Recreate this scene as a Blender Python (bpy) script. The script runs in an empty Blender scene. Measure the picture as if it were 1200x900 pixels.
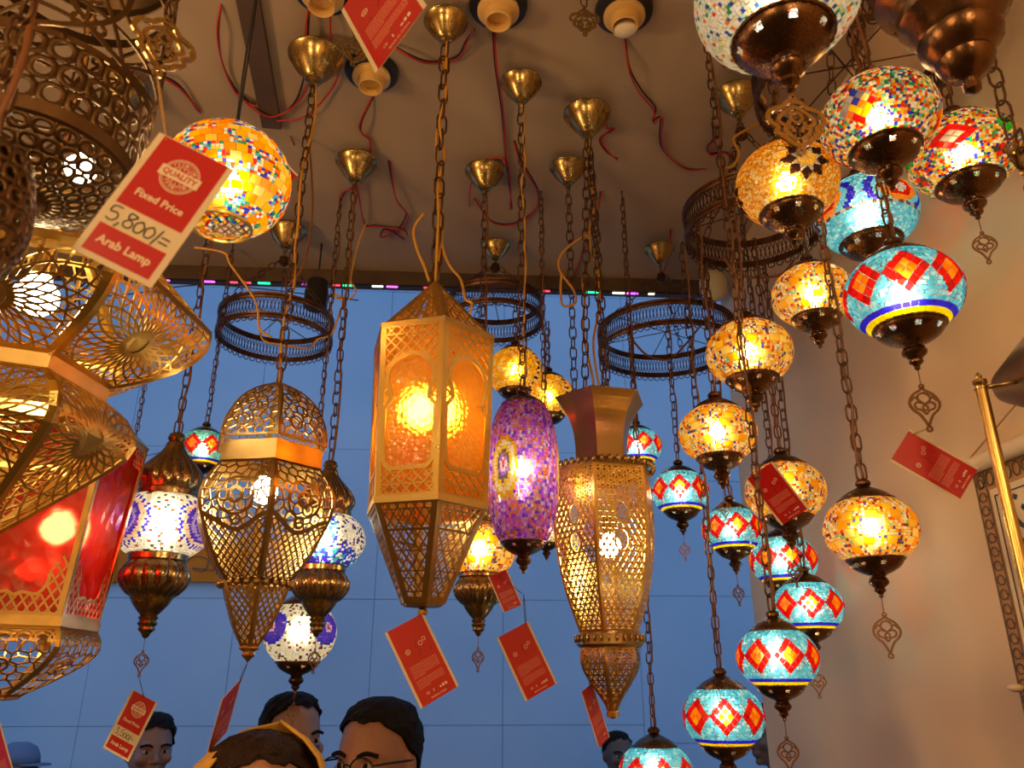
import bpy, math, random
import numpy as np
from mathutils import Vector, Matrix, Euler
PI = math.pi
R = random.Random(7)

# ------------------------------------------------------------------ camera, world, exposure
CAM = Vector((0, 0, 1.65)); YAW = math.radians(3.4); PITCH = math.radians(21.0); F = 920.0
H = 1.25; CEIL = CAM.z + H; BEAM_Y = 2.27; WALL_X = 0.815
sc = bpy.context.scene
COL = sc.collection
cam_d = bpy.data.cameras.new('camera'); cam = bpy.data.objects.new('camera', cam_d); COL.objects.link(cam)
cam.location = CAM; cam.rotation_euler = (PI/2 + PITCH, 0, -YAW)
cam_d.sensor_width = 36; cam_d.lens = F/1200*36; cam_d.clip_start = 0.02
cam_d.dof.use_dof = True; cam_d.dof.focus_distance = 1.35; cam_d.dof.aperture_fstop = 9.0
sc.camera = cam
W = bpy.data.worlds.new('dusk_sky'); sc.world = W; W.use_nodes = True
bg = W.node_tree.nodes['Background']; bg.inputs[0].default_value = (0.30, 0.49, 0.83, 1); bg.inputs[1].default_value = 0.98
sc.view_settings.view_transform = 'Standard'; sc.view_settings.look = 'None'
sc.view_settings.exposure = 0.0; sc.view_settings.gamma = 1.0; sc.view_settings.use_curve_mapping = False
cy = sc.cycles
cy.max_bounces = 8; cy.transparent_max_bounces = 24; cy.transmission_bounces = 8
cy.sample_clamp_indirect = 3.0; cy.sample_clamp_direct = 0; cy.use_denoising = True
cy.caustics_reflective = False; cy.caustics_refractive = False
BULB_WARM = (1.0, 0.79, 0.44); BULB_WHITE = (1.0, 0.92, 0.80)
BULB_L = 38.0

# ------------------------------------------------------------------ pixel geometry helpers
FW = Vector((math.sin(YAW)*math.cos(PITCH), math.cos(YAW)*math.cos(PITCH), math.sin(PITCH)))
RT = Vector((math.cos(YAW), -math.sin(YAW), 0)); UP = RT.cross(FW)
def ray(px, py): return FW + RT*((px-600)/F) + UP*((450-py)/F)
def at_zc(px, py, zc): return CAM + ray(px, py)*zc
def at_y(px, py, y):
    d = ray(px, py); return CAM + d*(y/d.y)
def at_ceil(px, py, drop=0.0):
    d = ray(px, py); return CAM + d*((H-drop)/d.z)
def at_wall(px, py, off=0.0):
    d = ray(px, py); return CAM + d*((WALL_X-off)/d.x)
def z_at(x, y, py):
    g = x*math.sin(YAW) + y*math.cos(YAW); k = (450-py)/F; c, s = math.cos(PITCH), math.sin(PITCH)
    return CAM.z + g*(k*c+s)/(c-k*s)
def zc_of(p): return (Vector(p)-CAM).dot(FW)
def pix(p):
    d = Vector(p)-CAM; z = d.dot(FW); return 600+F*d.dot(RT)/z, 450-F*d.dot(UP)/z

# ------------------------------------------------------------------ materials
MATS = {}
def newmat(name):
    m = bpy.data.materials.new(name); m.use_nodes = True
    nt = m.node_tree; nt.nodes.clear(); out = nt.nodes.new('ShaderNodeOutputMaterial'); MATS[name] = m
    return m, nt, out
def principled(name, col, rough=0.5, metal=0.0, noise=0.0, nscale=8.0, bump=0.0, bscale=40.0, col2=None, spec=0.5, coat=0.0):
    m, nt, out = newmat(name); N, L = nt.nodes, nt.links
    b = N.new('ShaderNodeBsdfPrincipled'); L.new(b.outputs[0], out.inputs[0])
    b.inputs['Base Color'].default_value = (*col, 1); b.inputs['Roughness'].default_value = rough
    b.inputs['Metallic'].default_value = metal; b.inputs['Specular IOR Level'].default_value = spec
    b.inputs['Coat Weight'].default_value = coat
    tc = N.new('ShaderNodeTexCoord')
    if noise or col2:
        n = N.new('ShaderNodeTexNoise'); n.inputs['Scale'].default_value = nscale; n.inputs['Detail'].default_value = 6
        L.new(tc.outputs['Object'], n.inputs['Vector'])
        mx = N.new('ShaderNodeMix'); mx.data_type = 'RGBA'
        c2 = col2 or tuple(max(0, c*(1-noise)) for c in col)
        mx.inputs[6].default_value = (*col, 1); mx.inputs[7].default_value = (*c2, 1)
        rp = N.new('ShaderNodeValToRGB'); rp.color_ramp.elements[0].position = .35; rp.color_ramp.elements[1].position = .68
        L.new(n.outputs[0], rp.inputs[0]); L.new(rp.outputs[0], mx.inputs[0]); L.new(mx.outputs[2], b.inputs['Base Color'])
        if metal > .3:
            mr = N.new('ShaderNodeMapRange'); mr.inputs[3].default_value = max(.05, rough-.1); mr.inputs[4].default_value = rough+.15
            L.new(n.outputs[0], mr.inputs[0]); L.new(mr.outputs[0], b.inputs['Roughness'])
    if bump:
        n2 = N.new('ShaderNodeTexNoise'); n2.inputs['Scale'].default_value = bscale; n2.inputs['Detail'].default_value = 5
        L.new(tc.outputs['Object'], n2.inputs['Vector'])
        bp = N.new('ShaderNodeBump'); bp.inputs['Strength'].default_value = bump; bp.inputs['Distance'].default_value = .01
        L.new(n2.outputs[0], bp.inputs['Height']); L.new(bp.outputs[0], b.inputs['Normal'])
    return m
def emit(name, col, strength):
    m, nt, out = newmat(name); e = nt.nodes.new('ShaderNodeEmission')
    e.inputs[0].default_value = (*col, 1); e.inputs[1].default_value = strength
    nt.links.new(e.outputs[0], out.inputs[0]); return m
def glassy(name, col=None, tl=.28, rf=.26, tp=.52, gl=.05, rough=.55, bump=0.0, bscale=120.0):
    """coloured lamp glass: part diffusing, part blurred see-through, part clear, with a little gloss"""
    m, nt, out = newmat(name); N, L = nt.nodes, nt.links
    t = N.new('ShaderNodeBsdfTranslucent'); r = N.new('ShaderNodeBsdfRefraction'); p = N.new('ShaderNodeBsdfTransparent')
    g = N.new('ShaderNodeBsdfGlossy'); d = N.new('ShaderNodeBsdfDiffuse')
    r.inputs['Roughness'].default_value = rough; r.inputs['IOR'].default_value = 1.42; g.inputs['Roughness'].default_value = .15
    if col is None:
        a = N.new('ShaderNodeAttribute'); a.attribute_name = 'Col'
        for s in (t, r, p, d): L.new(a.outputs['Color'], s.inputs['Color'])
    else:
        for s in (t, r, p, d): s.inputs['Color'].default_value = (*col, 1)
    def mix(f, A, B):
        x = N.new('ShaderNodeMixShader'); x.inputs[0].default_value = f
        L.new(A.outputs[0], x.inputs[1]); L.new(B.outputs[0], x.inputs[2]); return x
    x = mix(rf/(rf+tl), t, r); x = mix(tp/(rf+tl+tp), x, p); x = mix(.08, x, d); x = mix(gl, x, g)
    L.new(x.outputs[0], out.inputs[0])
    if bump:
        tc = N.new('ShaderNodeTexCoord'); v = N.new('ShaderNodeTexVoronoi'); v.inputs['Scale'].default_value = bscale
        L.new(tc.outputs['Object'], v.inputs['Vector'])
        bp = N.new('ShaderNodeBump'); bp.inputs['Strength'].default_value = bump; bp.inputs['Distance'].default_value = .004
        L.new(v.outputs['Distance'], bp.inputs['Height'])
        for s in (t, r, g): L.new(bp.outputs[0], s.inputs['Normal'])
    return m
BRASS = principled('antique_brass', (.38, .245, .10), .22, .95, .3, 9)
CAPB = principled('dark_bronze_cap', (.17, .085, .038), .25, .95, .4, 40, .05, 200)
BELL = principled('polished_brass', (.50, .345, .13), .22, .95, .3, 12)
GOLD = principled('gold_metal', (.78, .50, .12), .30, .95, .2, 20)
GOLD2 = principled('pale_gold_metal', (.82, .58, .20), .32, .95, .2, 20)
BRONZE = principled('bronze_metal', (.46, .295, .105), .32, .95, .3, 20)
DARKBZ = principled('dark_bronze', (.17, .10, .045), .42, .9, .35, 20)
RINGM = principled('rusty_copper', (.15, .072, .038), .42, .9, .5, 40)
SBRASS = principled('smooth_brass', (.58, .39, .12), .25, .95)
CHAINM = principled('chain_bronze', (.17, .088, .042), .38, .9, .4, 60)
ORNM = principled('cast_copper', (.30, .17, .085), .42, .9, .4, 60)
CABLE_Y = principled('amber_cable', (.62, .30, .035), .35)
CABLE_B = principled('brown_cable', (.20, .075, .025), .4)
WIRE_R = principled('red_wire', (.52, .02, .012), .4)
WIRE_K = principled('black_wire', (.02, .015, .015), .45)
CREAM = principled('cream_plastic', (.80, .50, .16), .4)
BLACKP = principled('black_plastic', (.015, .013, .013), .35)
PAPER = principled('cream_card', (.76, .67, .48), .6)
PAPW = principled('white_print', (.86, .74, .55), .6)
REDP = principled('red_print', (.52, .008, .010), .32, coat=.15)
PRINTG = principled('pale_red_print', (.80, .40, .28), .5)
INK = principled('black_ink', (.012, .011, .012), .5)
STRG = principled('tag_string', (.45, .27, .10), .7)
THREAD = principled('dark_thread', (.05, .04, .035), .7)
BULBM = emit('lit_bulb_warm', BULB_WARM, BULB_L*2.05); BULBS_ = emit('lit_bulb_soft_white', BULB_WHITE, BULB_L*1.45); BULBW = emit('lit_bulb_white', BULB_WHITE, BULB_L*2.6)
BULBL = emit('lit_bulb_lantern', BULB_WARM, BULB_L*2.4)
TILE = glassy('mosaic_glass_tile')
TILEW = glassy('pale_mosaic_glass', None, .42, .3, .3)
GROUT = glassy('lamp_glass_shell', (.86, .80, .70), .08, .0001, .86, .05)
AMBER = glassy('amber_hammered_glass', (1.0, .38, .022), .10, .80, .06, .06, .50, .6, 130)
REDGL = glassy('red_rippled_glass', (.75, .022, .012), .08, .70, .16, .09, .42, .5, 45)

# ------------------------------------------------------------------ mesh helpers
class MB:
    def __init__(s): s.v, s.f, s.c = [], [], []
    def add(s, vs, fs, col=None):
        o = len(s.v); s.v.extend(vs); s.f.extend([tuple(i+o for i in f) for f in fs])
        if col is not None: s.c.extend([col]*len(fs))
    def mesh(s, name, smooth=False, sharp=None):
        me = bpy.data.meshes.new(name); me.from_pydata([tuple(v) for v in s.v], [], s.f)
        if s.c:
            at = me.color_attributes.new('Col', 'FLOAT_COLOR', 'CORNER')
            ln = [len(f) for f in s.f]
            arr = np.repeat(np.array([(*c, 1.0) for c in s.c], dtype=np.float32), ln, axis=0)
            at.data.foreach_set('color', arr.ravel())
        if smooth:
            me.polygons.foreach_set('use_smooth', [True]*len(me.polygons))
            if sharp: me.set_sharp_from_angle(angle=math.radians(sharp))
        me.update(); return me
def link(name, data, mat=None, parent=None, loc=(0, 0, 0), rot=(0, 0, 0)):
    o = bpy.data.objects.new(name, data); COL.objects.link(o)
    if mat is not None and data is not None and not data.materials: data.materials.append(mat)
    if parent is not None: o.parent = parent
    o.location = loc; o.rotation_euler = rot
    return o
def tag(o, label, cat, group=None, kind=None):
    o['label'] = label; o['category'] = cat
    if group: o['group'] = group
    if kind: o['kind'] = kind
    return o
def root(name, loc, label, cat, group=None, rz=0.0):
    e = bpy.data.objects.new(name, None); COL.objects.link(e); e.location = loc; e.rotation_euler = (0, 0, rz)
    e.empty_display_size = .02
    return tag(e, label, cat, group)
def face_cam(x, y): return math.atan2(-y, -x)          # local +X looks at the camera, local +Y is to the right
def catmull(pts, n=8, closed=False):
    P = [np.array(p, float) for p in pts]; out = []; m = len(P)
    rng = range(m) if closed else range(m-1)
    for i in rng:
        p0 = P[(i-1) % m] if closed or i > 0 else P[0]; p1 = P[i]; p2 = P[(i+1) % m]
        p3 = P[(i+2) % m] if closed or i+2 < m else P[-1]
        for k in range(n):
            t = k/n
            out.append(.5*((2*p1)+(-p0+p2)*t+(2*p0-5*p1+4*p2-p3)*t*t+(-p0+3*p1-3*p2+p3)*t**3))
    if not closed: out.append(P[-1])
    return [tuple(p) for p in out]
def lathe(mb, prof, seg=32, lobes=0, amp=0.0, skip=None, cap=True):
    """prof: (z, r) list; lobed radius where a third value gives the lobe strength"""
    o = len(mb.v); n = len(prof)
    for p in prof:
        z, r = p[0], p[1]; a = (p[2] if len(p) > 2 else 1.0)*amp
        for k in range(seg):
            t = 2*PI*k/seg; rr = r*(1+a*(abs(math.sin(lobes*t/2))*2-1)) if lobes else r
            mb.v.append((rr*math.cos(t), rr*math.sin(t), z))
    for i in range(n-1):
        for k in range(seg):
            if skip and skip(i, k): continue
            mb.f.append((o+i*seg+k, o+i*seg+(k+1) % seg, o+(i+1)*seg+(k+1) % seg, o+(i+1)*seg+k))
    if cap:
        if prof[0][1] > 1e-4 and cap in (True, 'top'): mb.f.append(tuple(o+k for k in range(seg)))
        if prof[-1][1] > 1e-4 and cap in (True, 'bottom'): mb.f.append(tuple(o+(n-1)*seg+k for k in reversed(range(seg))))
def tube(mb, pts, r, sides=6, closed=False):
    P = [Vector(p) for p in pts]; n = len(P); o = len(mb.v); u = None
    for i in range(n):
        if closed: t = P[(i+1) % n]-P[i-1]
        else: t = P[min(i+1, n-1)]-P[max(i-1, 0)]
        if t.length < 1e-9: t = Vector((0, 0, 1))
        t.normalize()
        if u is None: u = t.orthogonal().normalized()
        else:
            u = u - t*u.dot(t)
            if u.length < 1e-6: u = t.orthogonal()
            u.normalize()
        w = t.cross(u); rr = r[i] if isinstance(r, (list, tuple)) else r
        for k in range(sides):
            a = 2*PI*k/sides; mb.v.append(tuple(P[i]+(u*math.cos(a)+w*math.sin(a))*rr))
    for i in range(n if closed else n-1):
        j = (i+1) % n
        for k in range(sides):
            mb.f.append((o+i*sides+k, o+i*sides+(k+1) % sides, o+j*sides+(k+1) % sides, o+j*sides+k))
    if not closed:
        mb.f.append(tuple(o+k for k in reversed(range(sides)))); mb.f.append(tuple(o+(n-1)*sides+k for k in range(sides)))
def box(mb, x0, x1, y0, y1, z0, z1, M=None):
    vs = [Vector((x, y, z)) for z in (z0, z1) for y in (y0, y1) for x in (x0, x1)]
    if M is not None: vs = [M @ v for v in vs]
    mb.add([tuple(v) for v in vs], [(0, 2, 3, 1), (4, 5, 7, 6), (0, 1, 5, 4), (2, 6, 7, 3), (0, 4, 6, 2), (1, 3, 7, 5)])
def ellipsoid(mb, c, rx, ry, rz, seg=16, rings=10, M=None):
    o = len(mb.v)
    for i in range(rings+1):
        a = PI*i/rings
        for k in range(seg):
            t = 2*PI*k/seg
            v = Vector((c[0]+rx*math.sin(a)*math.cos(t), c[1]+ry*math.sin(a)*math.sin(t), c[2]+rz*math.cos(a)))
            mb.v.append(tuple(M @ v if M is not None else v))
    for i in range(rings):
        for k in range(seg):
            mb.f.append((o+i*seg+k, o+(i+1)*seg+k, o+(i+1)*seg+(k+1) % seg, o+i*seg+(k+1) % seg))
def lathe_mesh(name, prof, seg=32, sharp=35, **kw):
    mb = MB(); lathe(mb, prof, seg, **kw); return mb.mesh(name, True, sharp)

# fretwork: ribbons of metal laid on a surface f(x, y) -> point
def ribbon(mb, f, pts, w, th, closed=False):
    n = len(pts)
    if n < 2: return
    P = [Vector(f(*p)) for p in pts]; o = len(mb.v); e = 1e-4
    for i, (x, y) in enumerate(pts):
        p = P[i]
        N = (Vector(f(x+e, y))-p).cross(Vector(f(x, y+e))-p)
        if N.length < 1e-14: N = Vector((1, 0, 0))
        N.normalize()
        t = (P[(i+1) % n]-P[i-1]) if closed else (P[min(i+1, n-1)]-P[max(i-1, 0)])
        s = N.cross(t)
        if s.length < 1e-12: s = N.orthogonal()
        s.normalize(); s = s*(w/2); q = N*(th/2)
        mb.v += [tuple(p-s-q), tuple(p+s-q), tuple(p+s+q), tuple(p-s+q)]
    for i in range(n if closed else n-1):
        a = o+4*i; b = o+4*((i+1) % n)
        for k in range(4): mb.f.append((a+k, a+(k+1) % 4, b+(k+1) % 4, b+k))
def stroke(mb, f, pts, w, th, keep=None, step=.006, closed=False):
    pts = list(pts)+([pts[0]] if closed else [])
    out = [pts[0]]
    for a, b in zip(pts, pts[1:]):
        d = math.hypot(b[0]-a[0], b[1]-a[1]); n = max(1, int(math.ceil(d/step)))
        out += [(a[0]+(b[0]-a[0])*k/n, a[1]+(b[1]-a[1])*k/n) for k in range(1, n+1)]
    if keep is None: ribbon(mb, f, out, w, th); return
    run = []
    for p in out:
        if keep(*p): run.append(p)
        else:
            if len(run) > 1: ribbon(mb, f, run, w, th)
            run = []
    if len(run) > 1: ribbon(mb, f, run, w, th)
def circ(cx, cy_, r, n=16, a0=0, a1=2*PI): return [(cx+r*math.cos(a0+(a1-a0)*k/n), cy_+r*math.sin(a0+(a1-a0)*k/n)) for k in range(n+1)]
def hatch(x0, x1, y0, y1, step, ang):
    """parallel lines across a rectangle"""
    c, s = math.cos(ang), math.sin(ang); mx, my = (x0+x1)/2, (y0+y1)/2; d = math.hypot(x1-x0, y1-y0)/2
    k = -int(d/step)
    out = []
    while k*step <= d:
        ox, oy = mx-s*k*step, my+c*k*step
        out.append([(ox-c*d, oy-s*d), (ox+c*d, oy+s*d)]); k += 1
    return out
def voronoi(x0, x1, y0, y1, n, seed):
    from mathutils.geometry import delaunay_2d_cdt
    rr = random.Random(seed); pts = []
    sp = math.sqrt((x1-x0)*(y1-y0)/n)
    ny = max(1, int((y1-y0)/sp)+2); nx = max(1, int((x1-x0)/sp)+2)
    for j in range(-1, ny):
        for i in range(-1, nx):
            pts.append(Vector((x0+(i+.5+.5*(j % 2)+rr.uniform(-.33, .33))*sp, y0+(j+.5+rr.uniform(-.33, .33))*sp)))
    V, E, Fc = delaunay_2d_cdt(pts, [], [], 0, 1e-9)[:3]
    cc = []; eh = {}
    for fi, f in enumerate(Fc):
        a, b, c = (V[i] for i in f)
        d = 2*(a.x*(b.y-c.y)+b.x*(c.y-a.y)+c.x*(a.y-b.y))
        if abs(d) < 1e-14: cc.append(None); continue
        A, B, C = a.length_squared, b.length_squared, c.length_squared
        cc.append(((A*(b.y-c.y)+B*(c.y-a.y)+C*(a.y-b.y))/d, (A*(c.x-b.x)+B*(a.x-c.x)+C*(b.x-a.x))/d))
        for k in range(3): eh.setdefault(tuple(sorted((f[k], f[(k+1) % 3]))), []).append(fi)
    return [[cc[a], cc[b]] for a, b in (v for v in eh.values() if len(v) == 2) if cc[a] and cc[b] and math.dist(cc[a], cc[b]) < sp*2]
class Panel:
    """one face of an N-sided lantern tier; x runs sideways and y down the face, both in metres"""
    def __init__(s, prof, N, smooth=0, inset=0.0):
        P = catmull(prof, smooth) if smooth else prof
        s.N = N; s.z = [p[0] for p in P]; s.r = [max(1e-4, p[1]-inset) for p in P]; k = math.cos(PI/N); s.k = k
        s.l = [0.0]
        for i in range(1, len(P)): s.l.append(s.l[-1]+math.hypot(s.z[i]-s.z[i-1], (s.r[i]-s.r[i-1])*k))
        s.len = s.l[-1]
    def zr(s, y): return float(np.interp(y, s.l, s.z)), float(np.interp(y, s.l, s.r))
    def half(s, y): return np.interp(y, s.l, s.r)*math.sin(PI/s.N)
    def f(s, x, y):
        y = min(max(y, 0), s.len-1e-7) if y < s.len else y
        z, r = s.zr(y); ex = y-s.len if y > s.len else 0
        return (r*s.k, x, z-ex)
    def inside(s, x, y, m=0.0): return m <= y <= s.len-m and abs(x) <= s.half(y)-m
    def edge(s, side, m, n=14): return [(side*(s.half(y)-m/2), y) for y in [s.len*i/n for i in range(n+1)]]
    def border(s, mb, m, th, top=True, bottom=True):
        for sd in (-1, 1): ribbon(mb, s.f, s.edge(sd, m), m, th)
        if top: stroke(mb, s.f, [(-s.half(m/2), m/2), (s.half(m/2), m/2)], m, th, step=.02)
        if bottom: stroke(mb, s.f, [(-s.half(s.len-m/2), s.len-m/2), (s.half(s.len-m/2), s.len-m/2)], m, th, step=.02)
    def pane(s, mb, inset=.003, y0=0, y1=None, n=12):
        y1 = s.len if y1 is None else y1
        vs = []
        for i in range(n+1):
            y = y0+(y1-y0)*i/n; z, r = s.zr(y)
            for sd in (-1, 1): vs.append((r*s.k-inset, sd*(r-inset)*math.sin(PI/s.N), z))
        mb.add(vs, [(2*i, 2*i+2, 2*i+3, 2*i+1) for i in range(n)])
def ring_panels(rt, name, mesh, mat, N, phi, label=None):
    for k in range(N):
        a = phi+2*PI*(k+.5)/N
        o = link(name, mesh, mat, rt, rot=(0, 0, a))
        if label: o['label'] = label
def band_mesh(name, z0, r0, z1, r1, N, phi, th=.003):
    """straight sided N-gon collar"""
    mb = MB(); vs = []
    for r, z in ((r0, z0), (r1, z1), (r1-th, z1), (r0-th, z0)):
        for k in range(N): a = phi+2*PI*k/N; vs.append((r*math.cos(a), r*math.sin(a), z))
    fs = []
    for j in range(4):
        for k in range(N): fs.append((j*N+k, ((j+1) % 4)*N+k, ((j+1) % 4)*N+(k+1) % N, j*N+(k+1) % N))
    mb.add(vs, fs); return mb.mesh(name)

# ------------------------------------------------------------------ chains, canopies, bulbs
def link_mesh(L, wd, r):
    mb = MB(); s = (L-wd)/2; pts = []
    for k in range(5): a = PI*k/4; pts.append((wd/2*math.cos(a), 0, s+wd/2*math.sin(a)))
    for k in range(5): a = PI+PI*k/4; pts.append((wd/2*math.cos(a), 0, -s+wd/2*math.sin(a)))
    tube(mb, pts, r, 5, True); return mb
CH = {'big': (.043, .019, .0021, .0355), 'mid': (.032, .0155, .0017, .0262), 'small': (.026, .013, .0015, .0212)}
LINKS = {}
for k_, (a_, b_, c_, d_) in CH.items():
    m_ = link_mesh(a_, b_, c_); LINKS[k_] = (m_, m_.mesh('chain_link', True))
def chain(rt, p0, p1, size='small', single=True, mat=None, name='chain'):
    """from p0 down to p1 in the lamp's own space; links are pieces of their own when they are large enough"""
    p0, p1 = Vector(p0), Vector(p1); d = p1-p0; n = max(1, int(round(d.length/CH[size][3]))); st = d/n
    q = Vector((0, 0, -1)).rotation_difference(d.normalized())
    mat = mat or CHAINM
    if single:
        e = bpy.data.objects.new(name, None); COL.objects.link(e); e.parent = rt; e.empty_display_size = .01
        for i in range(n):
            o = link('link', LINKS[size][1], mat, e, loc=p0+st*(i+.5))
            tw = (PI/2 if i % 2 else 0)+.5+R.uniform(-.25, .25)
            o.rotation_mode = 'QUATERNION'; o.rotation_quaternion = q @ Euler((0, 0, tw)).to_quaternion()
        return e
    mb = MB(); src = LINKS[size][0]
    for i in range(n):
        M = Matrix.Translation(p0+st*(i+.5)) @ q.to_matrix().to_4x4() @ Matrix.Rotation((PI/2 if i % 2 else 0)+.5+R.uniform(-.25, .25), 4, 'Z')
        mb.add([tuple(M @ Vector(v)) for v in src.v], src.f)
    return link(name, mb.mesh(name, True), mat, rt)
def wavy(p0, p1, amp, n, seed):
    rr = random.Random(seed); p0, p1 = Vector(p0), Vector(p1); out = [p0]
    for i in range(1, n): t = i/n; out.append(p0.lerp(p1, t)+Vector((rr.uniform(-amp, amp), rr.uniform(-amp, amp), 0)))
    return catmull(out+[p1], 5)
def cable(rt, pts, r, mat, name='cable'):
    mb = MB(); tube(mb, pts, r, 6); return link(name, mb.mesh(name, True), mat, rt)
BELLP = [(0, .97), (-.02, 1.0), (-.06, 1.0), (-.10, .94), (-.35, .83), (-.62, .66), (-.88, .44), (-1.0, .36), (-1.06, .27), (-1.14, .27), (-1.2, .13), (-1.36, .13), (-1.36, .0)]
bell_mesh = lathe_mesh('canopy', [(z, r) for z, r in BELLP], 32, cap=False)
def hook_mesh():
    mb = MB(); tube(mb, catmull([(0, 0, .022), (0, 0, .012), (.004, 0, .006), (.007, 0, 0), (.003, 0, -.006), (-.003, 0, -.004)], 4), .0016, 5)
    tube(mb, [(0, 0, .022), (0, 0, .0225)], .004, 8); return mb.mesh('hook', True)
HOOK = hook_mesh()
def canopy(rt, zc, r, drop=.022, mat=None, loc=(0, 0)):
    """bell canopy on its ceiling hook; zc = ceiling height in the lamp's space; returns the z where the chain starts"""
    link('ceiling_hook', HOOK, CHAINM, rt, loc=(*loc, zc-drop-.0005))
    o = link('canopy', bell_mesh, mat or BELL, rt, loc=(*loc, zc-drop)); o.scale = (r, r, r)
    return zc-drop-1.3*r
def bulb_meshes(r):
    mb = MB(); lathe(mb, [(r*1.15, .0), (r*1.1, r*.4), (r*.75, r*.6), (r*.35, r*.93), (-.1*r, r), (-.5*r, r*.84), (-.85*r, r*.45), (-r*.98, .0)], 14, cap=False)
    b = mb.mesh('bulb', True)
    mb = MB(); lathe(mb, [(r*2.4, r*.5), (r*1.05, r*.55), (r*1.0, r*.3)], 14); return b, mb.mesh('socket', True, 40)
BULBS = {}
def bulb(rt, r, loc=(0, 0, 0), mat=None):
    if r not in BULBS: BULBS[r] = {}
    key = (mat or BULBM).name
    if key not in BULBS[r]: BULBS[r][key] = bulb_meshes(r)
    b, s = BULBS[r][key]
    o = link('bulb', b, mat or BULBM, rt, loc=loc); link('socket', s, BRASS, o); return o

# ------------------------------------------------------------------ drop ornaments
def ornament_mesh(style=0):
    """flat pierced drop, one unit tall, top at z = 0, lying in the XZ plane"""
    mb = MB(); f = lambda x, y: (x, 0, -y); w, t = .045, .035
    if style == 0:
        out = [(0, .05), (.035, .11), (.10, .15), (.18, .20), (.25, .29), (.28, .40), (.23, .51), (.12, .61), (.055, .72), (0, .84)]
        for s in (-1, 1):
            ribbon(mb, f, catmull([(s*x, y) for x, y in out], 3), w, t)
            ribbon(mb, f, catmull([(0, .17), (s*.09, .21), (s*.12, .29), (s*.06, .36), (0, .40)], 3), w*.8, t)
            ribbon(mb, f, catmull([(s*.05, .38), (s*.13, .36), (s*.19, .41), (s*.16, .49), (s*.07, .52), (0, .60)], 3), w*.8, t)
            ribbon(mb, f, catmull([(s*.12, .26), (s*.19, .27), (s*.24, .33)], 3), w*.8, t)
        ribbon(mb, f, circ(0, .47, .05, 10), w*.7, t)
    else:
        out = [(0, .1), (.10, .13), (.17, .21), (.33, .27), (.37, .42), (.26, .52), (.28, .6), (.18, .68), (.1, .76), (0, .8)]
        for s in (-1, 1):
            ribbon(mb, f, catmull([(s*x, y) for x, y in out], 3), w*1.5, t)
            ribbon(mb, f, catmull([(0, .2), (s*.09, .25), (s*.2, .34), (s*.24, .44), (s*.13, .5), (s*.1, .42)], 3), w*1.2, t)
            ribbon(mb, f, catmull([(s*.02, .72), (s*.13, .62), (s*.17, .55), (s*.08, .52), (s*.05, .6)], 3), w*1.2, t)
        ribbon(mb, f, circ(0, .36, .08, 10), w, t)
    ribbon(mb, f, circ(0, .04, .04, 8), w*.7, t); ribbon(mb, f, circ(0, .89, .05, 8), w*.8, t)
    mb2 = mb.mesh('drop_ornament'); return mb2
ORN = [ornament_mesh(0), ornament_mesh(1)]
THRM = {}
def ornament(rt, z, size, gap, style=0, rz=.5, mat=None, loc=(0, 0)):
    mb = MB(); tube(mb, [(0, 0, .004), (.0008, 0, -gap*.5), (0, 0, -gap-size*.02)], .0008, 4)
    th = link('ornament_thread', mb.mesh('ornament_thread'), CHAINM, rt, loc=(*loc, z))
    o = link('drop_ornament', ORN[style], mat or (ORNM if style == 0 else BELL), rt, loc=(*loc, z-gap), rot=(0, 0, PI/2+rz)); o.scale = (size,)*3
    return z-gap-size*.94

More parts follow.
